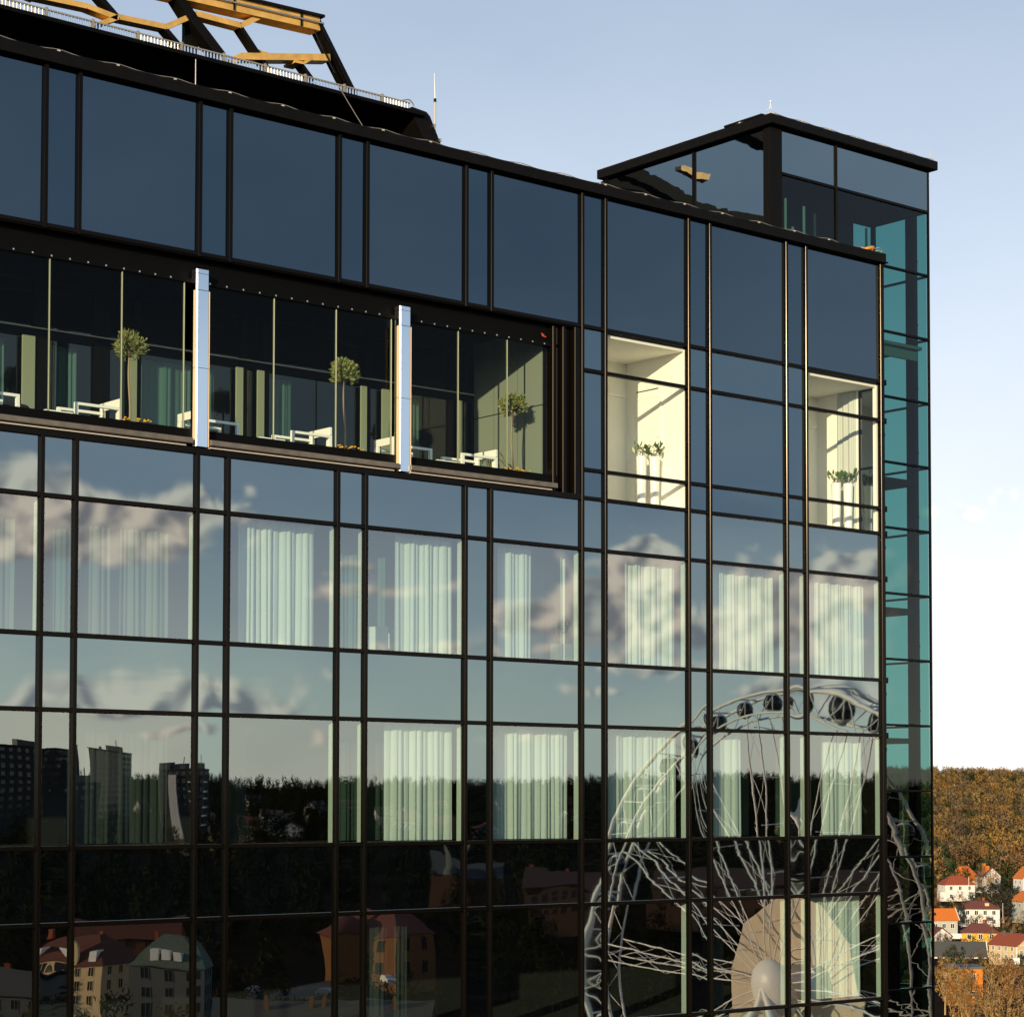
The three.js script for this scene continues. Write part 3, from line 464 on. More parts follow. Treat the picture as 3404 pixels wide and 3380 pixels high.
// ------------------------------------------------------------------ the glass lift tower behind the right end
const lift = thing('glass_lift_tower', 'transparent teal glass tower with a flat black roof at the right end of the building', 'tower');
{
  const t = lift, xl = 22.04, xr = 28.0, zf = -5, zb = -11.05, bs = []; for (let k = 0; k < 17; k++) bs.push(63.656 - 1.671 * k);
  mesh('roof_cap', [lying(xl - .14, xr + .16, 66.56, .235, zb - .1, zf + .16, .015)], M.darkWall, t);
  mesh('roof_hatch', [bx(22.78, 24.2, 66.66, 67.05, -7.2, -6.0), bx(22.72, 24.26, 67.05, 67.1, -7.26, -5.95)], M.darkWall, t);
  mesh('corner_post', [bx(xl, xl + .40, 38, 66.4, zf - .25, zf)], M.darkWall, t); mesh('corner_post', [bx(xr - .05, xr, 38, 66.4, zf - .06, zf)], M.frame, t);
  mesh('corner_post', [bx(xl - .02, xl + .2, 38, 66.4, zb, zb + .2), bx(xr - .1, xr, 38, 66.4, zb, zb + .1)], M.frame, t);
  // front: blue top panes, clear panes below
  const cols = [[xl + .40, 24.37], [24.43, xr - .05]];
  for (const [a, b] of cols) { pane(t, a, b, 65.36, 66.38, zf - .02, M.spandrel, .0006, 0); let y1 = 65.29; for (const y of bs) { pane(t, a, b, y + .035, y1, zf - .02, y < 50.2 ? M.tealLow : M.teal, .0009, y < 49 ? .0007 : .0001); y1 = y - .035; } }
  mesh('mullion', [profile(38, 66.4, 24.40, .055, zf - .06, zf + .03, .01)], M.frame, t);
  mesh('transom', [lying(xl + .4, xr - .05, 65.325, .075, zf - .06, zf + .02, .01)], M.frame, t);
  for (const y of bs) { mesh('transom', [lying(xl + .4, xr - .05, y, .06, zf - .06, zf + .02, .01)], M.frame, t); mesh('transom', [bx(xr - .05, xr, y - .03, y + .03, zb + .1, zf - .06)], M.frame, t); }
  // right side wall
  { let y1 = 66.38; for (const y of bs) { const s = pane(t, 0, zf - zb - .2, y + .035, y1, 0, M.teal, .0006, 0); s.rotation.y = Math.PI / 2; s.position.set(xr - .02, (y + .035 + y1) / 2, (zf + zb) / 2); y1 = y - .035; } }
  mesh('side_post', [bx(xr - .22, xr - .06, 38, 66.3, -5.63, -5.36)], M.frame, t); mesh('side_post', [bx(xr - .12, xr - .04, 38, 66.3, -6.9, -6.78)], M.frame, t);
  // left side wall above the roof
  for (const [a, b] of [[-7.64, -5.27], [-10.9, -7.70]]) { const s = pane(t, 0, b - a, 64.0, 66.38, 0, M.spandrel, .0050, .0006); s.rotation.y = -Math.PI / 2; s.position.set(xl + .03, 65.19, (a + b) / 2); const s2 = pane(t, 0, b - a, 61.9, 63.94, 0, M.teal, .0025, .0004); s2.rotation.y = -Math.PI / 2; s2.position.set(xl + .03, 62.92, (a + b) / 2); }
  mesh('mullion', [bx(xl - .02, xl + .05, 38, 66.4, -7.70, -7.64)], M.frame, t); mesh('left_wall', [bx(xl + .01, xl + .05, 38, 61.85, zb, zf - .25)], M.darkWall, t);
  // back wall and shaft inside
  mesh('back_wall', [bx(xl, xr - .1, 38, 66.4, zb - .1, zb)], M.darkWall, t);
  mesh('shaft_wall', [bx(xl + .1, 27.2, 38, 65.9, -7.05, -6.9)], M.dim, t);
  mesh('inner_lining', [bx(27.66, 27.72, 38, 50.25, -10.9, -5.9), bx(xl + .4, 27.66, 38, 50.2, -5.95, -5.9)], M.black, t);
  mesh('ceiling', [bx(xl + .05, xr - .05, 65.3, 65.4, -6.9, -5.1)], M.dim, t);
  for (const [x, z] of [[22.72, -5.2], [22.98, -5.2], [23.55, -5.35], [24.0, -5.4], [26.05, -5.5], [26.3, -5.9]]) mesh('guide_rail', [bx(x, x + .04, 60.5, 65.1 - .35 * ((x * 7.3) % 3), z, z + .05)], x > 23.8 && x < 26.2 ? M.tan : M.pale, t);
  for (let i = 0; i < 9; i++) mesh('ladder_rung', [bx(22.78, 23.0, 61.2 + i * .35, 61.24 + i * .35, -5.2, -5.16)], M.white, t);
  mesh('brace', [bar(V(23.2, 62.0, -6.4), V(24.2, 64.9, -6.4), .3, .3)], M.dim, t); mesh('machine_beam', [bx(24.6, 26.3, 64.0, 64.2, -6.6, -6.2), bx(22.9, 23.7, 64.4, 64.55, -6.4, -6.2), bar(V(24.7, 62.6, -6), V(26.6, 63.3, -6), .12, .12)], M.pale, t);
  mesh('landing', [bx(xl + .4, xr - .15, 61.72, 61.8, -6.9, -5.15), bx(xl + .4, xr - .3, 61.42, 61.66, -5.25, -5.18)], M.panel, t);
  for (const y of [58.32, 54.98, 51.64]) mesh('landing', [bx(xl + .4, xr - .15, y - .12, y, -6.9, -5.3)], M.frame, t);
  for (let y = 44; y < 66; y += 1.671) mesh('glass_fitting', [bx(xr - .30, xr - .24, y - .03, y + .03, -5.3, -5.2)], M.frame, t);
}
for (const r of ['B', 'b', 'c', 'd', 'e', 'f', 'g', 'h', 'i', 'j']) mesh('transom_end', [bx(XC + .09, XC + .13, Y[r] - .06, Y[r] + .06, -.04, .03), bx(XC + .04, XC + .11, Y[r] - .34, Y[r] - .26, -.05, .0)], M.black, bld);
{ // cable on the tower roof
  const t = thing('lightning_cable', 'thin lightning cable along the roof edge of the glass lift tower', 'cable'), cl = [];
  for (let i = 0; i <= 6; i++) cl.push(V(22.05 + i * 1.0, 66.72, -4.9)); const back = []; for (let i = 0; i <= 6; i++) back.push(V(22.0, 66.72, -5.0 - i * 1.0));
  const loop = (l) => { const p = []; l.forEach((c, i) => { p.push(c); if (i < l.length - 1) p.push(c.clone().lerp(l[i + 1], .5).add(V(0, -.025, 0))); }); return tube(p, .008, 5); };
  mesh('cable', [loop(cl), loop(back)], M.wire, t); for (const c of [...cl, ...back]) mesh('clip', [bx(c.x - .02, c.x + .02, 66.67, 66.74, c.z - .02, c.z + .02)], M.pale, t);
  mesh('tip', [tube([V(21.85, 66.75, -5), V(22.0, 66.84, -5), V(22.04, 67.0, -5)], .008, 5), tube([V(22.3, 66.75, -5), V(22.08, 66.84, -5), V(22.04, 67.0, -5)], .008, 5), new THREE.SphereGeometry(.03, 8, 6).translate(22.04, 67.02, -5)], M.white, t);
  mesh('rod', [rod(V(28.05, 66.66, -5), V(28.05, 67.0, -5), .006)], M.wire, t);
}
{ // the hotel's other tower, out of the frame; the lift tower's left face mirrors it
  const t = thing('dark_tower', 'dark banded tower mirrored in the left face of the glass lift tower', 'tower', [-7, 0, -48]);
  mesh('wall', [bx(-14, 14, 0, 73.5, -14, 14)], M.darkWall, t);
  for (let y = 40; y < 72; y += 3.4) mesh('window_band', [bx(-13.6, 13.6, y, y + 1.7, 14.0, 14.05), bx(14.0, 14.05, y, y + 1.7, -13.6, 13.6)], M.parapet, t);
  mesh('roof_frame', [bx(-16, 16, 75.0, 75.7, 10, 11), bx(-16, 16, 77.2, 77.6, 8, 8.5), bx(-16, 16, 80.0, 80.9, 10, 11), bar(V(-15, 74, 10.5), V(15, 79, 10.5), .5, .5), bar(V(-15, 78.5, 6), V(15, 75.5, 6), .5, .5)], M.black, t); mesh('roof_beam', [bx(-2, 0, 78.0, 78.3, 9.6, 10), bx(-13, -8, 74.4, 74.9, 11, 11.4)], M.gold, t);
}
//@@WORLD
// ------------------------------------------------------------------ the land
const pl = (t, s) => { let i = 0; while (i < s.length - 2 && t > s[i + 1][0]) i++; return lerp(s[i][1], s[i + 1][1], sm(clamp((t - s[i][0]) / (s[i + 1][0] - s[i][0])))); };
function ground(x, z) {
  const r = Math.hypot(x, z), az = Math.atan2(x, -z) * 180 / Math.PI, back = sm(clamp((Math.abs(az - 52) - 20) / 40));
  const far = pl(r, [[0, 0], [430, 2], [520, 4], [640, 6.2], [780, 7.2], [900, 11.2], [1000, 15.5], [1150, 24], [1750, 62], [2000, 64], [2600, 45], [6000, 20]]);
  const rev = pl(r, [[0, 0], [430, 4], [520, 7], [620, 15], [700, 18], [800, 26], [1000, 29], [1100, 35], [1700, 51], [1950, 52], [2600, 30], [6000, 10]]);
  const roll = r > 950 ? Math.min(1, (r - 950) / 500) * 9 * (fbm(x / 260, 3, z / 260, 4) - .5) * 2 : 0;
  return lerp(far, rev, back) + roll;
}
{
  const rs = [0]; for (let r = 60; r < 900; r += 40) rs.push(r); for (let r = 900; r < 2100; r += 34) rs.push(r); for (const r of [2200, 2500, 3000, 4000, 6000]) rs.push(r);
  const na = 300, pos = [], idx = [], uv = [];
  for (const r of rs) for (let i = 0; i <= na; i++) { const a = i / na * Math.PI * 2, x = Math.sin(a) * r, z = -Math.cos(a) * r; pos.push(x, ground(x, z), z); uv.push(x / 60, z / 60); }
  for (let j = 0; j < rs.length - 1; j++) for (let i = 0; i < na; i++) { const a = j * (na + 1) + i, b = a + na + 1; idx.push(a, a + 1, b, b, a + 1, b + 1); }
  const g = new THREE.BufferGeometry(); g.setAttribute('position', new THREE.Float32BufferAttribute(pos, 3)); g.setAttribute('uv', new THREE.Float32BufferAttribute(uv, 2)); g.setIndex(idx); g.computeVertexNormals();
  struct('ground', g, new THREE.MeshPhysicalMaterial({ map: soilT, color: rgb(.035, .030, .022), roughness: 1, specularIntensity: .1 }));
}
// ------------------------------------------------------------------ woods
function crownGeo(seed, n, tall, clump, leaf) {                      // leaf-sized faces in clumps, unit crown about 1 wide and `tall` high, base at y = 0
  const r = rng(seed), pos = [], nor = [], cs = [];
  for (let i = 0; i < clump; i++) { const a = r() * 6.283, h = r(), q = Math.sqrt(r()) * .5 * (tall > 1.3 ? 1.05 - h * .9 : Math.sin(Math.PI * (.16 + h * .74))); cs.push([Math.cos(a) * q, .16 * tall + h * tall * .84, Math.sin(a) * q, .10 + .12 * r()]); }
  for (let i = 0; i < n; i++) {
    const c = cs[(r() * cs.length) | 0], d = V(r() - .5, r() - .5, r() - .5).normalize(), p = V(c[0], c[1], c[2]).addScaledVector(d, c[3] * (.4 + .6 * r()));
    const u = V(r() - .5, r() - .5, r() - .5).normalize().multiplyScalar(leaf * (.6 + .8 * r())), w = new THREE.Vector3().crossVectors(u, d.clone().add(V(0, .6, 0))).normalize().multiplyScalar(leaf * .5 * (.6 + .8 * r()));
    for (const q of [p.clone().sub(u), p.clone().add(w), p.clone().add(u)]) { pos.push(q.x, q.y, q.z); const nn = d.clone().add(V(0, .35, 0)).add(V(p.x * 1.6, 0, p.z * 1.6)).normalize(); nor.push(nn.x, nn.y, nn.z); }
  }
  const g = new THREE.BufferGeometry(); g.setAttribute('position', new THREE.Float32BufferAttribute(pos, 3)); g.setAttribute('normal', new THREE.Float32BufferAttribute(nor, 3)); g.setAttribute('uv', new THREE.Float32BufferAttribute(pos.flatMap((v, i) => i % 3 === 2 ? [] : [v]), 2)); return g;
}
const crowns = { round: crownGeo(1, 420, 1.0, 26, .062), spread: crownGeo(2, 420, .85, 20, .062), pine: crownGeo(3, 420, 1.55, 30, .062), twig: crownGeo(4, 520, 1.05, 30, .05) };
const foliage = phy(1, 1, 1, { roughness: 1, specularIntensity: .1, side: THREE.DoubleSide });
const keepOut = [];                                                  // circles kept free of trees: [x, z, radius]
function wood(name, label, geo, list, cols, trunk) {
  if (!list.length) return;
  const im = new THREE.InstancedMesh(geo, foliage, list.length), q = new THREE.Quaternion(), c = new THREE.Color(), r = rng(list.length);
  list.forEach(([x, y, z, w, h], i) => { q.setFromAxisAngle(V(0, 1, 0), r() * 6.28); im.setMatrixAt(i, new THREE.Matrix4().compose(V(x, y - .5, z), q, V(w, h, w))); const k = cols[(r() * cols.length) | 0], v = .75 + .5 * r(); im.setColorAt(i, c.setRGB(k[0] * v, k[1] * v, k[2] * v)); });
  im.name = numbered(name); im.castShadow = im.receiveShadow = true; im.userData = { kind: 'stuff', label, category: 'woodland' }; scene.add(im);
}
// ------------------------------------------------------------------ houses
const tileMat = (r, g, b) => std(r, g, b, { roughness: .85, map: grainT, bumpMap: tileT, bumpScale: .03 });
const wallMat = (r, g, b) => std(r, g, b, { roughness: .9, map: streakT });
const C = { white: wallMat(.86, .82, .75), cream: wallMat(.80, .60, .32), yellow: wallMat(.82, .48, .06), grey: wallMat(.52, .52, .44), rowBrick: wallMat(.075, .034, .018), rowTile: tileMat(.07, .03, .02), brick: wallMat(.16, .06, .025), villa: wallMat(.27, .11, .03), orangeBrick: wallMat(.75, .24, .02), darkStone: wallMat(.045, .047, .045), stone: wallMat(.13, .13, .115), beige: wallMat(.55, .47, .34),
  oldTile: tileMat(.17, .05, .028), redTile: tileMat(.40, .085, .03), orangeTile: tileMat(.85, .22, .02), brownTile: tileMat(.20, .06, .04), slate: tileMat(.10, .095, .085), green: tileMat(.14, .18, .13), glass: phy(.02, .025, .03, { roughness: .08, ior: 1.7 }), trim: std(.85, .82, .74), awning: std(.05, .06, .1) };
const winGeo = new Map();
function addWindows(parent, w, h, cols, rows, ox, y0, dx, dy, place, trim = C.trim) {
  const key = [w, h].join(); if (!winGeo.has(key)) winGeo.set(key, [join([bx(-w / 2 - .1, w / 2 + .1, h / 2, h / 2 + .12, 0, .08), bx(-w / 2 - .1, w / 2 + .1, -h / 2 - .12, -h / 2, 0, .1), bx(-w / 2 - .1, -w / 2, -h / 2, h / 2, 0, .08), bx(w / 2, w / 2 + .1, -h / 2, h / 2, 0, .08), bx(-.05, .05, -h / 2, h / 2, 0, .07)]), join([bx(-w / 2, w / 2, -h / 2, h / 2, -.02, .03)])]);
  const [fg, pg] = winGeo.get(key);
  if (parent.userData.plain) trim = parent.userData.plain;
  for (let j = 0; j < rows; j++) for (let i = 0; i < cols; i++) { const f = new THREE.Mesh(fg, trim); f.name = 'window'; f.castShadow = f.receiveShadow = true; place(f, ox + (i - (cols - 1) / 2) * dx, y0 + j * dy); const p = new THREE.Mesh(pg, C.glass); p.name = 'pane'; f.add(p); parent.add(f); }
}
function house(o) {                                                  // w along its x, d along its z; the front looks along +z
  const { name = 'house', label, cat = 'house', x, z, y = ground(x, z), turn = 0, w, d, h, rh = 3, roof = 'gable', wall, tile, win = [3, 2], side = [2, 2], ww = 1.1, wh = 1.4, chim = 1, over = .4, group } = o;
  const t = thing(name, label, cat, [x, y, z], turn, group); if (z > 0) t.userData.plain = wall; keepOut.push([x, z, Math.max(w, d) * .75 + 4]);
  const b = [bx(-w / 2, w / 2, -5, h, -d / 2, d / 2)];
  const tri = (axis) => { const s = new THREE.Shape(), L = axis ? d : w; s.moveTo(-L / 2, h - .01); s.lineTo(0, h + rh - .15); s.lineTo(L / 2, h - .01); const g = new THREE.ExtrudeGeometry(s, { depth: axis ? w : d, bevelEnabled: false }); return axis ? g.rotateY(Math.PI / 2).translate(-w / 2, 0, 0) : g.translate(0, 0, -d / 2); };
  let rf;
  if (roof === 'gable') { b.push(tri(1)); const L = Math.hypot(d / 2 + over, rh * (d / 2 + over) / (d / 2)), a = Math.atan2(rh, d / 2); rf = [1, -1].map((s) => new THREE.BoxGeometry(w + over * 2, .22, L).rotateX(s * a).translate(0, h + rh / 2 - rh * over / d + .1, s * (d / 4 + over / 2))); }
  else if (roof === 'front') { b.push(tri(0)); const L = Math.hypot(w / 2 + over, rh * (w / 2 + over) / (w / 2)), a = Math.atan2(rh, w / 2); rf = [1, -1].map((s) => new THREE.BoxGeometry(L, .22, d + over * 2).rotateZ(-s * a).translate(s * (w / 4 + over / 2), h + rh / 2 - rh * over / w + .1, 0)); }
  else if (roof === 'hip') { const k = Math.min(w, d) * .42, W2 = w / 2 + over, D2 = d / 2 + over, tx = Math.max(.2, w / 2 - k), tz = Math.max(.2, d / 2 - k); rf = [new THREE.CylinderGeometry(1, 1, 1, 4, 1)]; const g = new THREE.BufferGeometry(), q = [[-W2, h, D2], [W2, h, D2], [W2, h, -D2], [-W2, h, -D2], [-tx, h + rh, tz], [tx, h + rh, tz], [tx, h + rh, -tz], [-tx, h + rh, -tz]], f = [[0, 1, 5, 4], [1, 2, 6, 5], [2, 3, 7, 6], [3, 0, 4, 7], [4, 5, 6, 7], [3, 2, 1, 0]]; const pos = []; for (const e of f) for (const k2 of [0, 1, 2, 0, 2, 3]) pos.push(...q[e[k2]]); g.setAttribute('position', new THREE.Float32BufferAttribute(pos, 3)); g.computeVertexNormals(); rf = [g, bx(-W2, W2, h - .2, h, -D2, D2)]; }
  else rf = [bx(-w / 2 - over, w / 2 + over, h, h + .5, -d / 2 - over, d / 2 + over)];
  mesh('wall', b, wall, t); const R = mesh('roof', rf, tile, t);
  for (let i = 0; i < chim; i++) mesh('chimney', [bx(-.4, .4, 0, 1.7, -.35, .35).translate((i - (chim - 1) / 2) * w * .35 + w * .12, h + rh * .72, roof === 'flat' ? 0 : -d * .05), bx(-.48, .48, 1.7, 1.85, -.43, .43).translate((i - (chim - 1) / 2) * w * .35 + w * .12, h + rh * .72, roof === 'flat' ? 0 : -d * .05)], C.redTile, R);
  const fh = h / win[1], sh = h / side[1];
  addWindows(t, ww, wh, win[0], win[1], 0, fh * .55, w / win[0] * .92, fh, (f, u, v) => f.position.set(u, v, d / 2));
  addWindows(t, ww, wh, side[0], side[1], 0, sh * .55, d / side[0] * .9, sh, (f, u, v) => { f.position.set(w / 2, v, u); f.rotation.y = Math.PI / 2; });
  addWindows(t, ww, wh, side[0], side[1], 0, sh * .55, d / side[0] * .9, sh, (f, u, v) => { f.position.set(-w / 2, v, u); f.rotation.y = -Math.PI / 2; });
  delete t.userData.plain; return t;
}
const face = (x, z, off = 0) => Math.atan2(-16.3 - x, 31.3 - z) + off;          // turn the front towards the viewer's side
// --- the suburb at the lower right
{ const h = house({ label: 'big white two-storey house with a dark red hip roof, highest of the white houses', x: 688, z: -534, y: 10.6, turn: face(688, -534, .35), w: 12.5, d: 9, h: 6.4, rh: 3.4, roof: 'hip', wall: C.white, tile: C.redTile, win: [3, 2], side: [5, 2] }); mesh('bay', [bx(-8.3, -6.25, -4, 3.4, .5, 4.3)], C.white, h); mesh('porch', [bx(4.2, 6.1, -4, .9, 4.5, 5.8), bx(4.0, 6.2, .9, 1.1, 4.4, 6.0)], C.stone, h); mesh('pole', [rod(V(3.1, 0, 6), V(3.1, 9.5, 6), .14, .1)], C.trim, h); }
house({ label: 'house with a bright orange roof behind the big white house', x: 733, z: -566, y: 13, turn: face(733, -566, .9), w: 12, d: 9, h: 4, rh: 5.6, roof: 'hip', wall: C.cream, tile: C.orangeTile, win: [3, 1], side: [2, 1], chim: 2 });
house({ label: 'small cream house with an orange roof, left of the big white house', x: 757, z: -602, y: 13.5, turn: face(757, -602, .6), w: 7, d: 6, h: 3.2, rh: 2.8, wall: C.cream, tile: C.orangeTile, win: [2, 1], side: [1, 1] });
{ const h = house({ label: 'white house with a tall orange chimney behind bare branches', x: 733, z: -553, y: 14.6, turn: face(733, -553, .5), w: 8, d: 7, h: 4.2, rh: 3.6, roof: 'front', wall: C.white, tile: C.brownTile, win: [2, 1], side: [2, 1], chim: 0 }); mesh('chimney', [bx(-2.7, -1.5, 3, 9.6, -.6, .6)], C.orangeBrick, h); mesh('gable', [bx(-3.4, -.8, 5, 8.6, 1.4, 2.6)], C.orangeTile, h); }
{ const h = house({ label: 'white two-storey house with a brown hip roof and dark awning', x: 597, z: -451, y: 7.2, turn: face(597, -451, .12), w: 13, d: 9, h: 6.0, rh: 2.6, roof: 'hip', wall: C.white, tile: C.brownTile, win: [4, 2], side: [3, 2] }); mesh('awning', [new THREE.BoxGeometry(2.4, .1, 1.4).rotateX(.7).translate(3.0, 2.6, 5.0)], C.awning, h); mesh('arch', [new THREE.TorusGeometry(1.3, .14, 6, 14, Math.PI).scale(1, .35, 1).translate(3.0, 3.1, 4.55)], C.redTile, h); mesh('dormer', [bx(1.6, 3.0, 6.2, 7.9, 1.5, 3.4)], C.cream, h); mesh('flagpole', [rod(V(7.6, 0, 4), V(7.6, 8, 4), .1, .06)], C.trim, h); }
{ const h = house({ label: 'grey-green house with orange roof and balcony, touching the tower edge', x: 541.5, z: -423, y: 8.0, turn: face(541.5, -423, .3), w: 9, d: 8, h: 4.4, rh: 3.3, wall: C.grey, tile: C.orangeTile, win: [3, 1], side: [2, 1], chim: 0 }); mesh('balcony', [bx(-.5, 5.4, -1.2, -.9, 4, 6.2), bx(-.5, 5.4, -5, -1.2, 4, 6), bx(-.5, 5.4, -.9, .1, 6.1, 6.2)], C.trim, h); mesh('skylight', [new THREE.BoxGeometry(1.1, .1, 1.3).rotateX(.69).translate(-2.6, 6.2, 2.2)], C.glass, h); mesh('verge', [bar(V(5.0, 4.3, 4.6), V(5.0, 8.0, 0), .2, .15)], C.trim, h); }
house({ label: 'low yellow house with white-framed windows and a dark red roof', x: 526, z: -395, y: 7.5, turn: face(526, -395, .05), w: 11, d: 8, h: 2.7, rh: 2.6, roof: 'hip', wall: C.yellow, tile: C.brownTile, win: [3, 1], side: [2, 1] });
{ const h = house({ label: 'cream gabled house with an arched attic window, nearest at the right edge', x: 477.5, z: -345, y: 6.6, turn: face(477.5, -345, .75), w: 8.6, d: 11, h: 4.3, rh: 2.9, roof: 'front', wall: C.cream, tile: C.redTile, win: [3, 1], side: [4, 2], ww: .8, wh: 1.1, chim: 0 }); mesh('attic_window', [new THREE.CylinderGeometry(.75, .75, .12, 16, 1, false, -Math.PI / 2, Math.PI).rotateX(-Math.PI / 2).rotateZ(0).translate(0, 5.1, 5.52)], C.glass, h); mesh('corner_board', [bx(-4.4, -4.1, -4, 4.3, 5.35, 5.56), bx(-4.3, 4.3, 4.25, 4.4, 5.4, 5.6)], C.trim, h); mesh('roof_vent', [bx(-1.5, -.9, 6.4, 7.9, -3, -2.4), bx(-.6, 0, 6.4, 8, -1, -.4)], C.stone, h); }
{ const h = house({ label: 'long low house with a dark slate roof and white gable ends', x: 483, z: -369, y: 4.6, turn: face(483, -369, .12), w: 15, d: 8, h: 1.9, rh: 3.6, wall: C.white, tile: C.slate, win: [6, 1], side: [1, 1], wh: 1, chim: 1 }); for (const q of [-1.2, 1.0]) mesh('skylight', [new THREE.BoxGeometry(.8, .1, 1.1).rotateX(.73).translate(q, 3.9, 2.2)], C.glass, h); mesh('verge', [bar(V(7.95, 1.6, 4.4), V(7.95, 5.8, 0), .25, .2), bar(V(-7.95, 1.6, 4.4), V(-7.95, 5.8, 0), .25, .2)], C.trim, h); }
house({ label: 'small white front-gabled house above the long slate roof', x: 510, z: -398, y: 7.6, turn: face(510, -398, .35), w: 6, d: 6, h: 2.0, rh: 2.4, roof: 'front', wall: C.white, tile: C.brownTile, win: [2, 1], side: [2, 1], ww: .7, wh: .8, chim: 0 });
house({ label: 'white house with a dark red roof directly below the glazed balcony', x: 503.5, z: -401, y: 6.8, turn: face(503.5, -401, .9), w: 6, d: 6, h: 2.8, rh: 3.4, roof: 'gable', wall: C.white, tile: C.redTile, win: [1, 1], side: [2, 1], chim: 0 });
house({ label: 'white gabled house with an orange roof at the right edge, beside the dark trees', x: 706, z: -512, y: 15.8, turn: face(706, -512, .5), w: 9, d: 8, h: 4, rh: 4.4, roof: 'front', wall: C.white, tile: C.orangeTile, win: [2, 1], side: [2, 1] });
house({ label: 'grey house with a red roof below the right-edge white gable', x: 626, z: -452, y: 11.5, turn: face(626, -452, .6), w: 9, d: 7, h: 3.4, rh: 3.4, roof: 'front', wall: C.grey, tile: C.orangeTile, win: [2, 1], side: [2, 1] });
house({ name: 'brick_building', label: 'orange brick building with small windows among bare trees at the bottom right corner', cat: 'building', x: 391, z: -294, y: 3.6, turn: face(391, -294, .15), w: 8, d: 9, h: 8.0, rh: 0, roof: 'flat', wall: C.orangeBrick, tile: C.stone, win: [2, 2], side: [2, 2], ww: 1, wh: 1.2, chim: 0, over: .15 });
struct('road', [bx(-9, 9, 0, .12, -2.2, 2.2).rotateY(.55).translate(461, 6.6, -333)], std(.14, .13, .12));
{ const t = thing('parked_van', 'small pale van parked by the cream gabled house', 'van', [460.9, 6.75, -332.5], 1.0); const s = new THREE.Shape(); s.moveTo(-2, .35); s.lineTo(2, .35); s.lineTo(2.05, 1.0); s.lineTo(1.5, 1.15); s.lineTo(1.0, 1.85); s.lineTo(-1.9, 1.9); s.lineTo(-2.05, 1.1); mesh('body', [new THREE.ExtrudeGeometry(s, { depth: 1.6, bevelEnabled: true, bevelSize: .08, bevelThickness: .08, bevelSegments: 2 }).translate(0, 0, -.8)], C.trim, t); for (const a of [-1.2, 1.25]) for (const b of [-.82, .82]) mesh('wheel', [new THREE.CylinderGeometry(.34, .34, .2, 14).rotateX(Math.PI / 2).translate(a, .34, b)], M.black, t); mesh('window', [bx(-1.4, .9, 1.2, 1.7, .88, .9), bx(-1.4, .9, 1.2, 1.7, -.9, -.88), bx(1.22, 1.3, 1.15, 1.7, -.65, .65)], C.glass, t); }
struct('retaining_wall', [bx(-11, 11, -2, 1.2, -.3, .3).rotateY(face(455, -346, 0)).translate(450, 4.4, -345)], C.brick);
// single trees of the suburb
function branches(seed, H, spread) {
  const r = rng(seed), big = [], twig = [];
  const grow = (p, d, L, R, n) => {
    const q = p.clone().addScaledVector(d, L); (n < 3 ? big : twig).push(rod(p, q, R, R * .62, n < 3 ? 6 : 3)); if (n >= 5) return;
    const k = n === 0 ? 4 : n < 3 ? 3 : 3; for (let i = 0; i < k; i++) { const e = d.clone().add(V((r() - .5) * spread, .12 + r() * .25, (r() - .5) * spread)).normalize(); grow(p.clone().addScaledVector(d, L * (.55 + .45 * r())), e, L * (.56 + .22 * r()), R * .55, n + 1); }
  };
  grow(V(0, -.5, 0), V((r() - .5) * .1, 1, (r() - .5) * .1).normalize(), H * .36, H * .018, 0); return [big, twig];
}
const bareKinds = [[21, 12, 1.1], [22, 14, .9], [23, 10, 1.3]].map(([s, h, sp]) => branches(s, h, sp).map(join));
const twigMats = [std(.34, .20, .06, { roughness: 1 }), std(.30, .15, .04, { roughness: 1 }), std(.22, .14, .07, { roughness: 1 })], limb = std(.40, .27, .12, { roughness: 1 });
function bareTree(x, z, k, s, label, group, lift = 0) {
  const t = thing('bare_tree', label, 'tree', [x, ground(x, z) + lift, z], (x * 7) % 6, group), [b, w] = bareKinds[k % 3];
  const a = new THREE.Mesh(b, limb), c = new THREE.Mesh(w, twigMats[k % 3]); a.name = 'trunk'; c.name = 'crown'; for (const m of [a, c]) { m.scale.setScalar(s); m.castShadow = m.receiveShadow = true; t.add(m); }
  const l = new THREE.Mesh(crowns.twig, twigMats[k % 3]); l.name = 'leaves'; l.scale.set(6.5 * s, 7.5 * s, 6.5 * s); l.position.y = 3.2 * s; l.castShadow = true; t.add(l);
}
const bt = rng(88), bareG = 'bare golden trees in front of the brick building';
for (let i = 0; i < 27; i++) {
  const az = rad(i < 24 ? 51.2 + (i % 12) * .30 + bt() * .2 : 50.95 + (i - 24) * .2), D = 420 + 70 * bt() + (i < 12 ? 0 : 42), x = -16 + Math.sin(az) * D, z = 31 - Math.cos(az) * D;
  bareTree(x, z, i, .78 + .38 * bt(), 'tall bare golden-brown tree in the bottom right corner, in front of the orange brick building', bareG);
}
for (const [x, z, k, s, l] of [[722, -548, 2, 1.15, 'wide bare brown tree in front of the house with the orange chimney'], [716, -538, 0, .95, 'bare grey tree right of the house with the orange chimney'], [742, -575, 1, .9, 'bare golden tree behind the bright orange roof'], [776, -602, 0, 1.2, 'tall bare golden tree at the left foot of the wooded hillside'], [790, -600, 1, 1.3, 'tall bare golden tree in the middle of the hillside foot'], [800, -590, 0, 1.2, 'tall bare tree at the right of the hillside foot']]) bareTree(x, z, k, s, l);
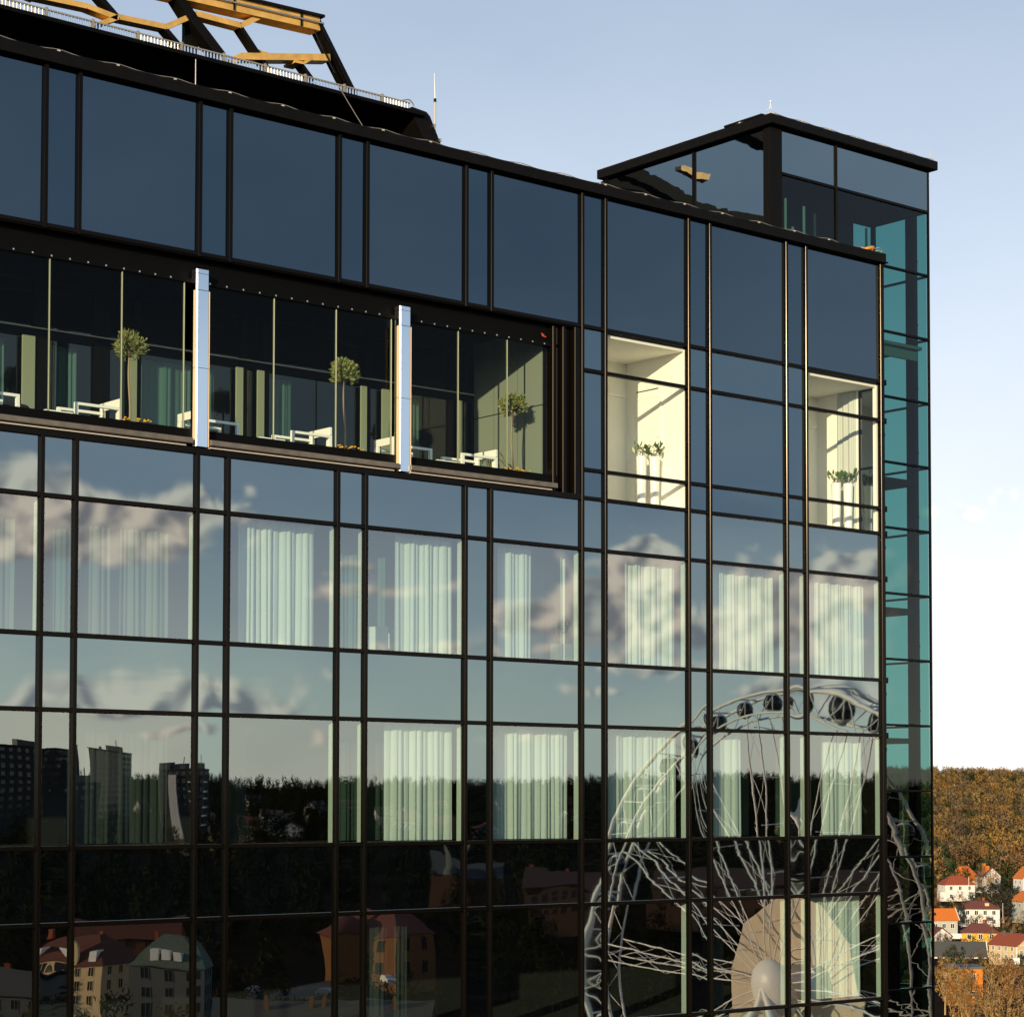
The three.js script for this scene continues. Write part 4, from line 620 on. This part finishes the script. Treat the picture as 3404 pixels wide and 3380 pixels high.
function leafyTree(x, z, w, h, col, label, geo = crowns.round, name = 'evergreen_tree') {
  const t = thing(name, label, 'tree', [x, ground(x, z), z], (x * 3) % 6); mesh('trunk', [rod(V(0, -.5, 0), V(0, h * .55, 0), w * .035, w * .018, 7), ...[0, 1, 2, 3].map((i) => rod(V(0, h * .35, 0), V(Math.cos(i * 1.6) * w * .3, h * .62, Math.sin(i * 1.6) * w * .3), w * .014, w * .006, 5))], M.bark, t);
  const m = std(...col, { roughness: 1, side: THREE.DoubleSide }); for (let i = 0; i < 3; i++) { const c = new THREE.Mesh(geo, m); c.name = 'crown'; c.scale.set(w * (1 - i * .12), h * .9 / (geo === crowns.pine ? 1.55 : 1), w * (1 - i * .12)); c.rotation.y = i * 2.1; c.position.y = h * (.10 + i * .02); c.castShadow = c.receiveShadow = true; t.add(c); }
}
leafyTree(752, -594, 15, 17, [.035, .045, .012], 'big dark green tree against the tower edge at the foot of the hillside');
leafyTree(640, -477, 13, 12, [.03, .03, .012], 'large dark tree between the two white houses, at the right');
leafyTree(652, -478, 11, 10, [.035, .034, .015], 'dark tree at the right edge above the cream gabled house');
leafyTree(612, -452, 11, 11, [.035, .03, .016], 'dark round tree right of the white house with the awning');
leafyTree(586, -450, 5, 7, [.03, .035, .012], 'small dark bush tree at the left corner of the white house with the awning');
leafyTree(676, -512, 9, 7, [.04, .04, .014], 'dark shrubby tree below the big white house');
leafyTree(466, -334, 5, 4.5, [.02, .022, .01], 'black-green bush beside the parked van', crowns.spread, 'bush');

// ------------------------------------------------------------------ seen only in the panes: the big wheel
const whiteSteel = std(.95, .92, .84, { roughness: .4 });
{
  const t = thing('observation_wheel', 'large white observation wheel mirrored in the lower right panes', 'ferris wheel', [146.6, 31.3, 120.2], rad(1.5)), Rr = 30, HW = 1.75;  // its axle lies along the thing's x
  for (const s of [-1, 1]) {
    mesh('rim', [new THREE.TorusGeometry(Rr, .22, 6, 126).rotateY(Math.PI / 2).translate(s * HW, 0, 0), new THREE.TorusGeometry(Rr - 2.3, .14, 5, 126).rotateY(Math.PI / 2).translate(s * HW, 0, 0)], whiteSteel, t);
    const lace = []; for (let i = 0; i < 84; i++) { const a = i / 84 * 6.28318, b = (i + 1) / 84 * 6.28318, q = i % 2; lace.push(rod(V(s * HW, Math.cos(a) * (Rr - 2.3 * q), Math.sin(a) * (Rr - 2.3 * q)), V(s * HW, Math.cos(b) * (Rr - 2.3 * (1 - q)), Math.sin(b) * (Rr - 2.3 * (1 - q))), .06, .06, 4)); } mesh('rim_lacing', lace, whiteSteel, t);
  }
  for (let i = 0; i < 14; i++) {                                     // lattice spokes
    const a = (i + .3) / 14 * 6.28318, d = V(0, Math.cos(a), Math.sin(a)), e = V(0, -Math.sin(a), Math.cos(a)), at = (rr, s, o) => d.clone().multiplyScalar(rr).addScaledVector(e, o * (1.0 - rr / Rr * .15)).add(V(s * lerp(2.4, HW, rr / Rr), 0, 0)), g = [];
    for (const s of [-1, 1]) { for (const o of [-1, 1]) g.push(rod(at(2.2, s, o * .4), at(Rr - 2.3, s, o), .085, .085, 5)); for (let k = 0; k < 4; k++) g.push(rod(at(6 + k * 5.4, s, -1), at(11.2 + k * 5.4, s, 1), .035, .035, 4), rod(at(6 + k * 5.4, s, 1), at(11.2 + k * 5.4, s, -1), .035, .035, 4)); }
    for (let k = 0; k < 5; k++) g.push(rod(at(7 + k * 4.8, -1, 0), at(7 + k * 4.8, 1, 0), .05, .05, 4));
    mesh('spoke', g, whiteSteel, t);
  }
  mesh('hub', [new THREE.CylinderGeometry(1.3, 1.3, 5, 20).rotateZ(Math.PI / 2), new THREE.CylinderGeometry(2.4, 2.4, .35, 28).rotateZ(Math.PI / 2).translate(2.4, 0, 0), new THREE.CylinderGeometry(2.4, 2.4, .35, 28).rotateZ(Math.PI / 2).translate(-2.4, 0, 0)], whiteSteel, t);
  mesh('hub_cap', [new THREE.SphereGeometry(3.0, 32, 20).scale(.55, 1, 1).translate(-2.5, 0, 0)], whiteSteel, t);
  const fan = std(.92, .76, .54, { roughness: .8, side: THREE.DoubleSide, map: streakT });
  for (let i = 0; i < 10; i++) { const a0 = i / 10 * 6.28318 + .2, a1 = (i + 1) / 10 * 6.28318 + .2, pos = []; const p = (r, a, dx) => [1.2 - dx, Math.cos(a) * r, Math.sin(a) * r]; const q = [p(2.4, a0, 0), p(9.6, a0, 1.2), p(9.6, a1, 1.2), p(2.4, a1, 0), p(2.4, a0, .15), p(9.6, a0, 1.35), p(9.6, a1, 1.35), p(2.4, a1, .15)]; for (const f of [[0, 1, 2, 3], [7, 6, 5, 4], [1, 5, 6, 2], [0, 4, 5, 1], [3, 2, 6, 7]]) for (const k of [0, 1, 2, 0, 2, 3]) pos.push(...q[f[k]]); const g = new THREE.BufferGeometry(); g.setAttribute('position', new THREE.Float32BufferAttribute(pos, 3)); g.computeVertexNormals(); mesh('fan_panel', [g], fan, t); }
  // capsules
  const capB = join([new THREE.SphereGeometry(1.04, 20, 14).scale(.92, 1.02, 1)]), capR = join([new THREE.SphereGeometry(1.11, 20, 8, 0, 6.2832, 0, .75).scale(.92, 1.02, 1), new THREE.SphereGeometry(1.09, 20, 6, 0, 6.2832, 2.3, .85).scale(.92, 1.02, 1), ...[0, 1, 2, 3].map((i) => new THREE.TorusGeometry(1.06, .05, 5, 28).scale(.92, 1.02, 1).rotateY(i * Math.PI / 4)), new THREE.BoxGeometry(3.5, .18, .18).translate(0, 1.24, 0)]), capG = phy(.006, .007, .008, { roughness: .05, ior: 1.6 });
  for (let i = 0; i < 42; i++) { const a = (i + .5) / 42 * 6.28318, b = new THREE.Mesh(capB, capG); b.name = 'gondola'; b.position.set(0, Math.cos(a) * (Rr + .1) - 1.24, Math.sin(a) * (Rr + .1)); b.castShadow = b.receiveShadow = true; const r = new THREE.Mesh(capR, whiteSteel); r.name = 'gondola_shell'; r.castShadow = true; b.add(r); t.add(b); }
  for (const s of [-1, 1]) for (const q of [-1, 1]) mesh('leg', [rod(V(s * 3.6, 0, 0), V(s * 8, -31, q * 13), .55, .7, 10)], whiteSteel, t);
  const x = [0]; keepOut.push([146, 120, 34]);
}
// --- the town mirrored in the lower left panes
function block(o) { const t = house({ name: 'apartment_block', cat: 'building', roof: 'flat', rh: 0, chim: 0, tile: C.darkStone, ww: 1.5, wh: 1.6, ...o }); mesh('roof_plant', [bx(-o.w * .3, o.w * .1, o.h + .5, o.h + 3, -o.d * .25, o.d * .2), bx(-o.w * .2, -o.w * .18, o.h + 3, o.h + 6, 0, .3), bx(o.w * .3, o.w * .36, o.h + .5, o.h + 2, 0, 1)], C.stone, t); return t; }
const mface = (x, z, off = 0) => Math.atan2(-16.3 - x, -31.3 - z) + off;
block({ label: 'long dark apartment block mirrored at the left, tallest on the skyline', x: 438, z: 862, y: 28, turn: mface(438, 862, -.25), w: 44, d: 18, h: 46, wall: C.darkStone, win: [12, 14], side: [4, 14] });
block({ label: 'pale apartment block mirrored at the right end of the long block', x: 463, z: 826, y: 28, turn: mface(463, 826, .35), w: 17, d: 16, h: 45, wall: C.stone, win: [6, 14], side: [5, 14] });
block({ label: 'lower apartment block with rows of dark balconies mirrored in front of the long block', x: 362, z: 675, y: 24, turn: mface(362, 675, .1), w: 19, d: 14, h: 32, wall: C.darkStone, win: [6, 9], side: [4, 9] });
{ const t = block({ label: 'slim tower block with stepped balconies mirrored beside the second mullion pair', x: 452, z: 738, y: 24, turn: mface(452, 738, .3), w: 14, d: 14, h: 38, wall: C.darkStone, win: [4, 12], side: [4, 12] }); mesh('stair_wall', [bx(-1.5, 2.2, 0, 36, 7.0, 8.2)], C.white, t); mesh('stair_tower', [bx(3, 8.5, 0, 42, -4, 4)], C.stone, t); for (let i = 0; i < 9; i++) mesh('balcony', [bx(-8.6, -6.8, 4 + i * 3.6, 4.4 + i * 3.6, 2, 7.6)], C.trim, t); }
{ const t = house({ name: 'town_house', label: 'cream town house with a red mansard roof and curved gable mirrored at the lower left', cat: 'house', x: 200, z: 363, y: 9.5, turn: mface(200, 363, .62), w: 19, d: 11, h: 8.2, rh: 5, wall: C.cream, tile: C.oldTile, win: [6, 3], side: [3, 3], ww: 1, wh: 1.5, chim: 3, roof: 'hip' }); mesh('curved_gable', [new THREE.CylinderGeometry(2.1, 2.1, .6, 18).rotateX(Math.PI / 2).scale(1, 1.7, 1).translate(-2, 9.4, 5.4)], C.cream, t); for (const q of [-7, 3, 6.5]) mesh('dormer', [bx(q - .8, q + .8, 8.8, 10.6, 3.2, 5.2)], C.trim, t); }
{ const t = house({ name: 'town_house', label: 'brick town house with a grey-green mansard roof mirrored right of the cream town house', cat: 'house', x: 205, z: 337, y: 9, turn: mface(205, 337, .35), w: 13, d: 11, h: 9.4, rh: 5.4, wall: C.stone, tile: C.green, win: [3, 3], side: [3, 3], ww: 1.3, wh: 1.8, chim: 2, roof: 'hip' }); for (const q of [-1.6, .4, 2.4]) mesh('dormer', [bx(q - .7, q + .7, 10.4, 12, 3.2, 5.2)], C.trim, t); }
house({ name: 'town_house', label: 'dark town house with a red roof mirrored behind the two lower left houses', cat: 'house', x: 228, z: 395, y: 11, turn: mface(228, 395, .2), w: 24, d: 11, h: 8, rh: 6, wall: C.brick, tile: C.oldTile, win: [6, 3], side: [2, 3], chim: 3 });
house({ name: 'town_house', label: 'grey town house in shade mirrored at the bottom left corner', cat: 'house', x: 168, z: 338, y: 5, turn: mface(168, 338, .4), w: 20, d: 12, h: 10, rh: 4, wall: C.stone, tile: C.slate, win: [6, 3], side: [3, 3], chim: 2 });
{ const t = house({ name: 'villa', label: 'orange villa with a rounded bay and tall white windows mirrored at bottom centre', cat: 'house', x: 290, z: 389, y: 8.5, turn: mface(290, 389, .6), w: 24, d: 14, h: 9.5, rh: 7, wall: C.villa, tile: C.brownTile, win: [4, 2], side: [2, 2], ww: 1.8, wh: 2.6, chim: 1, roof: 'hip' }); mesh('round_bay', [new THREE.CylinderGeometry(5, 5, 15, 24).translate(2, 3, 7)], C.villa, t); mesh('bay_roof', [new THREE.SphereGeometry(5.3, 24, 10, 0, 6.2832, 0, 1.57).scale(1, .75, 1).translate(2, 10.5, 7)], C.brownTile, t); mesh('lantern', [new THREE.CylinderGeometry(.5, .6, 1.4, 10).translate(2, 15, 7), new THREE.ConeGeometry(.7, 1.8, 10).translate(2, 16.5, 7)], C.green, t); for (const q of [-.5, 0, .5]) mesh('tall_window', [bx(-.5, .5, 3.5, 7.6, 4.95, 5.15).rotateY(q).translate(2, 0, 7)], C.trim, t); }
{ const t = house({ name: 'church', label: 'brick church with three pointed gables mirrored above the orange villa', cat: 'church', x: 421, z: 515, y: 19, turn: mface(421, 515, .1), w: 24, d: 14, h: 7, rh: 4, wall: C.brick, tile: C.slate, win: [4, 1], side: [2, 1], chim: 0 }); for (const [q, h] of [[-7, 9], [0, 14], [7, 8]]) { mesh('spire', [new THREE.ConeGeometry(2.6, h, 4).rotateY(Math.PI / 4).translate(q, 7 + h / 2, 6)], C.stone, t); mesh('spire_base', [bx(q - 1.8, q + 1.8, 0, 7, 4.4, 8)], C.brick, t); } }
house({ label: 'white house with a red gable roof mirrored on the hillside left of centre', x: 648, z: 846, y: 36, turn: mface(648, 846, .5), w: 11, d: 9, h: 6, rh: 5, wall: C.white, tile: C.oldTile, win: [3, 2], side: [2, 2] });
house({ label: 'small white house in front of the white gabled house mirrored on the hillside', x: 636, z: 826, y: 34, turn: mface(636, 826, .2), w: 7, d: 6, h: 3, rh: 3, roof: 'front', wall: C.white, tile: C.slate, win: [2, 1], side: [2, 1] });
house({ label: 'orange house with a brown roof mirrored right of the white hillside house', x: 650, z: 820, y: 34, turn: mface(650, 820, .4), w: 13, d: 9, h: 6, rh: 4, wall: C.villa, tile: C.brownTile, win: [3, 2], side: [2, 2] });
for (const [i, a, D, w] of [[0, 41.5, 600, 26], [1, 45.2, 620, 38], [2, 49.3, 610, 30]]) { const x = -16 + Math.sin(rad(a)) * D, z = -31 + Math.cos(rad(a)) * D; house({ name: 'brick_row', label: ['long low brick building mirrored left of the big wheel', 'long low brick building mirrored behind the big wheel', 'long low brick building mirrored right of the wheel hub'][i], cat: 'building', x, z, y: 19, turn: mface(x, z, .15), w, d: 12, h: 8, rh: 4, wall: C.rowBrick, tile: C.rowTile, win: [9, 2], side: [2, 2], chim: 3 }); }
{ const q = rng(66), kinds = [C.white, C.cream, C.white, C.grey], tl = [C.oldTile, C.slate, C.brownTile]; for (let i = 0; i < 34; i++) { const a = 28 + q() * 22, D = 1020 + q() * 430, x = -16 + Math.sin(rad(a)) * D, z = -31 + Math.cos(rad(a)) * D; house({ name: 'hillside_house', label: 'tiny pale house among the dark trees of the mirrored hillside', x, z, y: ground(x, z) + 4.5, turn: q() * 6, w: 8 + 4 * q(), d: 8, h: 5, rh: 3.5, roof: q() < .5 ? 'front' : 'gable', wall: kinds[i % 4], tile: tl[i % 3], win: [2, 1], side: [1, 1], chim: 0, group: 'tiny houses mirrored on the hillside' }); } }
{ const carPaint = [C.white, phy(.5, .5, .5, { metalness: .6, roughness: .3 }), C.awning]; for (const [i, a, D] of [[0, 33.2, 492], [1, 34.6, 486], [2, 35.4, 498], [3, 36.6, 505]]) { const x = -16 + Math.sin(rad(a)) * D, z = -31 + Math.cos(rad(a)) * D, t = thing('parked_car', 'small parked car glinting in the mirrored street below the orange villa', 'car', [x, ground(x, z) + 3.1, z], 1 + i * .3, 'cars in the mirrored street'); const s = new THREE.Shape(); s.moveTo(-2.1, .3); s.lineTo(2.1, .3); s.lineTo(2.15, .8); s.lineTo(1.2, .95); s.lineTo(.6, 1.45); s.lineTo(-1.2, 1.45); s.lineTo(-1.9, .95); s.lineTo(-2.15, .85); mesh('body', [new THREE.ExtrudeGeometry(s, { depth: 1.6, bevelEnabled: true, bevelSize: .06, bevelThickness: .06, bevelSegments: 1 }).translate(0, 0, -.8)], carPaint[i % 3], t); for (const u of [-1.3, 1.3]) for (const b of [-.8, .8]) mesh('wheel', [new THREE.CylinderGeometry(.32, .32, .2, 12).rotateX(Math.PI / 2).translate(u, .32, b)], M.black, t); } }
struct('mirrored_street', [bx(-40, 40, -6, 0, -7, 7).rotateY(-.55).translate(268, ground(268, 376) + 3.1, 382)], std(.05, .05, .05));
{ const t = house({ name: 'town_house', label: 'dark roofed house with orange chimneys mirrored along the bottom edge', cat: 'house', x: 188, z: 262, y: 4, turn: mface(188, 262, .2), w: 34, d: 14, h: 9, rh: 5, wall: C.darkStone, tile: C.slate, win: [8, 3], side: [3, 3], chim: 0 }); for (const q of [-12, -7.5, -6, 1.5, 3.2, 9]) mesh('chimney', [bx(q - .3, q + .3, 12, 14.6, 1, 1.6), bx(q - .2, q + .2, 14.6, 15, 1.1, 1.5)], C.villa, t); }

// ------------------------------------------------------------------ the woods themselves
{
  const r = rng(404), L = { pine: [], rust: [], gold: [], mp: [], mb: [] };
  const free = (x, z) => keepOut.every(([a, b, c]) => (x - a) ** 2 + (z - b) ** 2 > c * c);
  for (let i = 0; i < 6500; i++) {                                    // hillside at the right of the photograph
    const D = Math.sqrt(lerp(925 ** 2, 2050 ** 2, r())), a = rad(45 + 16 * r()), x = -16 + Math.sin(a) * D, z = 31 - Math.cos(a) * D; if (!free(x, z)) continue;
    const k = fbm(a * D / 26, 7, D / 75, 4) + (r() - .5) * .10 + (D > 1500 ? .02 : 0), s = .8 + .5 * r(), y = ground(x, z);
    const g = D < 1250 ? 1.25 : 1; if (k > .505) L.pine.push([x, y, z, 10 * s * g, 11 * s * g]); else if (k > .46) L.rust.push([x, y, z, 10 * s * g, 12 * s * g]); else L.gold.push([x, y, z, 10 * s * g, 13 * s * g]);
  }
  for (let i = 0; i < 900; i++) {                                     // gardens of the suburb
    const D = 540 + 400 * r(), a = rad(48 + 10 * r()), x = -16 + Math.sin(a) * D, z = 31 - Math.cos(a) * D; if (!free(x, z)) continue; const s = .35 + .5 * r(), y = ground(x, z); (r() < .5 ? L.pine : r() < .6 ? L.rust : L.gold).push([x, y, z, 7 * s, 7.5 * s]);
  }
  for (let i = 0; i < 12000; i++) {                                   // town park and hills behind the viewer
    const D = Math.sqrt(lerp(380 ** 2, 2000 ** 2, Math.pow(r(), .9))), a = rad(18 + 42 * r()), x = -16 + Math.sin(a) * D, z = -31 + Math.cos(a) * D; if (!free(x, z) || (D < 900 && r() < .35)) continue; const s = .8 + .6 * r(), y = ground(x, z), k = fbm(x / 120, 17, z / 120, 4);
    (k > .5 || r() < .4 ? L.mp : L.mb).push([x, y, z, 8 * s, 9 * s]);
  }
  wood('pine_wood', 'dark olive pines massed in bands across the sunlit hillside at the right', crowns.spread, L.pine, [[.042, .060, .022], [.060, .074, .026], [.026, .036, .015]]);
  wood('rust_wood', 'rust-brown leafless woodland between the pines on the hillside at the right', crowns.twig, L.rust, [[.25, .135, .06], [.20, .13, .075], [.15, .10, .065]]);
  wood('golden_wood', 'golden-brown woodland on the lower hillside at the right', crowns.round, L.gold, [[.26, .165, .06], [.31, .18, .05], [.20, .14, .07]]);
  wood('spruce_wood', 'dark spruce wood along the mirrored skyline', crowns.pine, L.mp, [[.011, .015, .005], [.018, .020, .007]]);
  wood('autumn_wood', 'dark brown woodland on the mirrored hillside', crowns.round, L.mb, [[.045, .026, .008], [.06, .034, .008], [.026, .026, .008]]);
}
renderer.render(scene, camera);
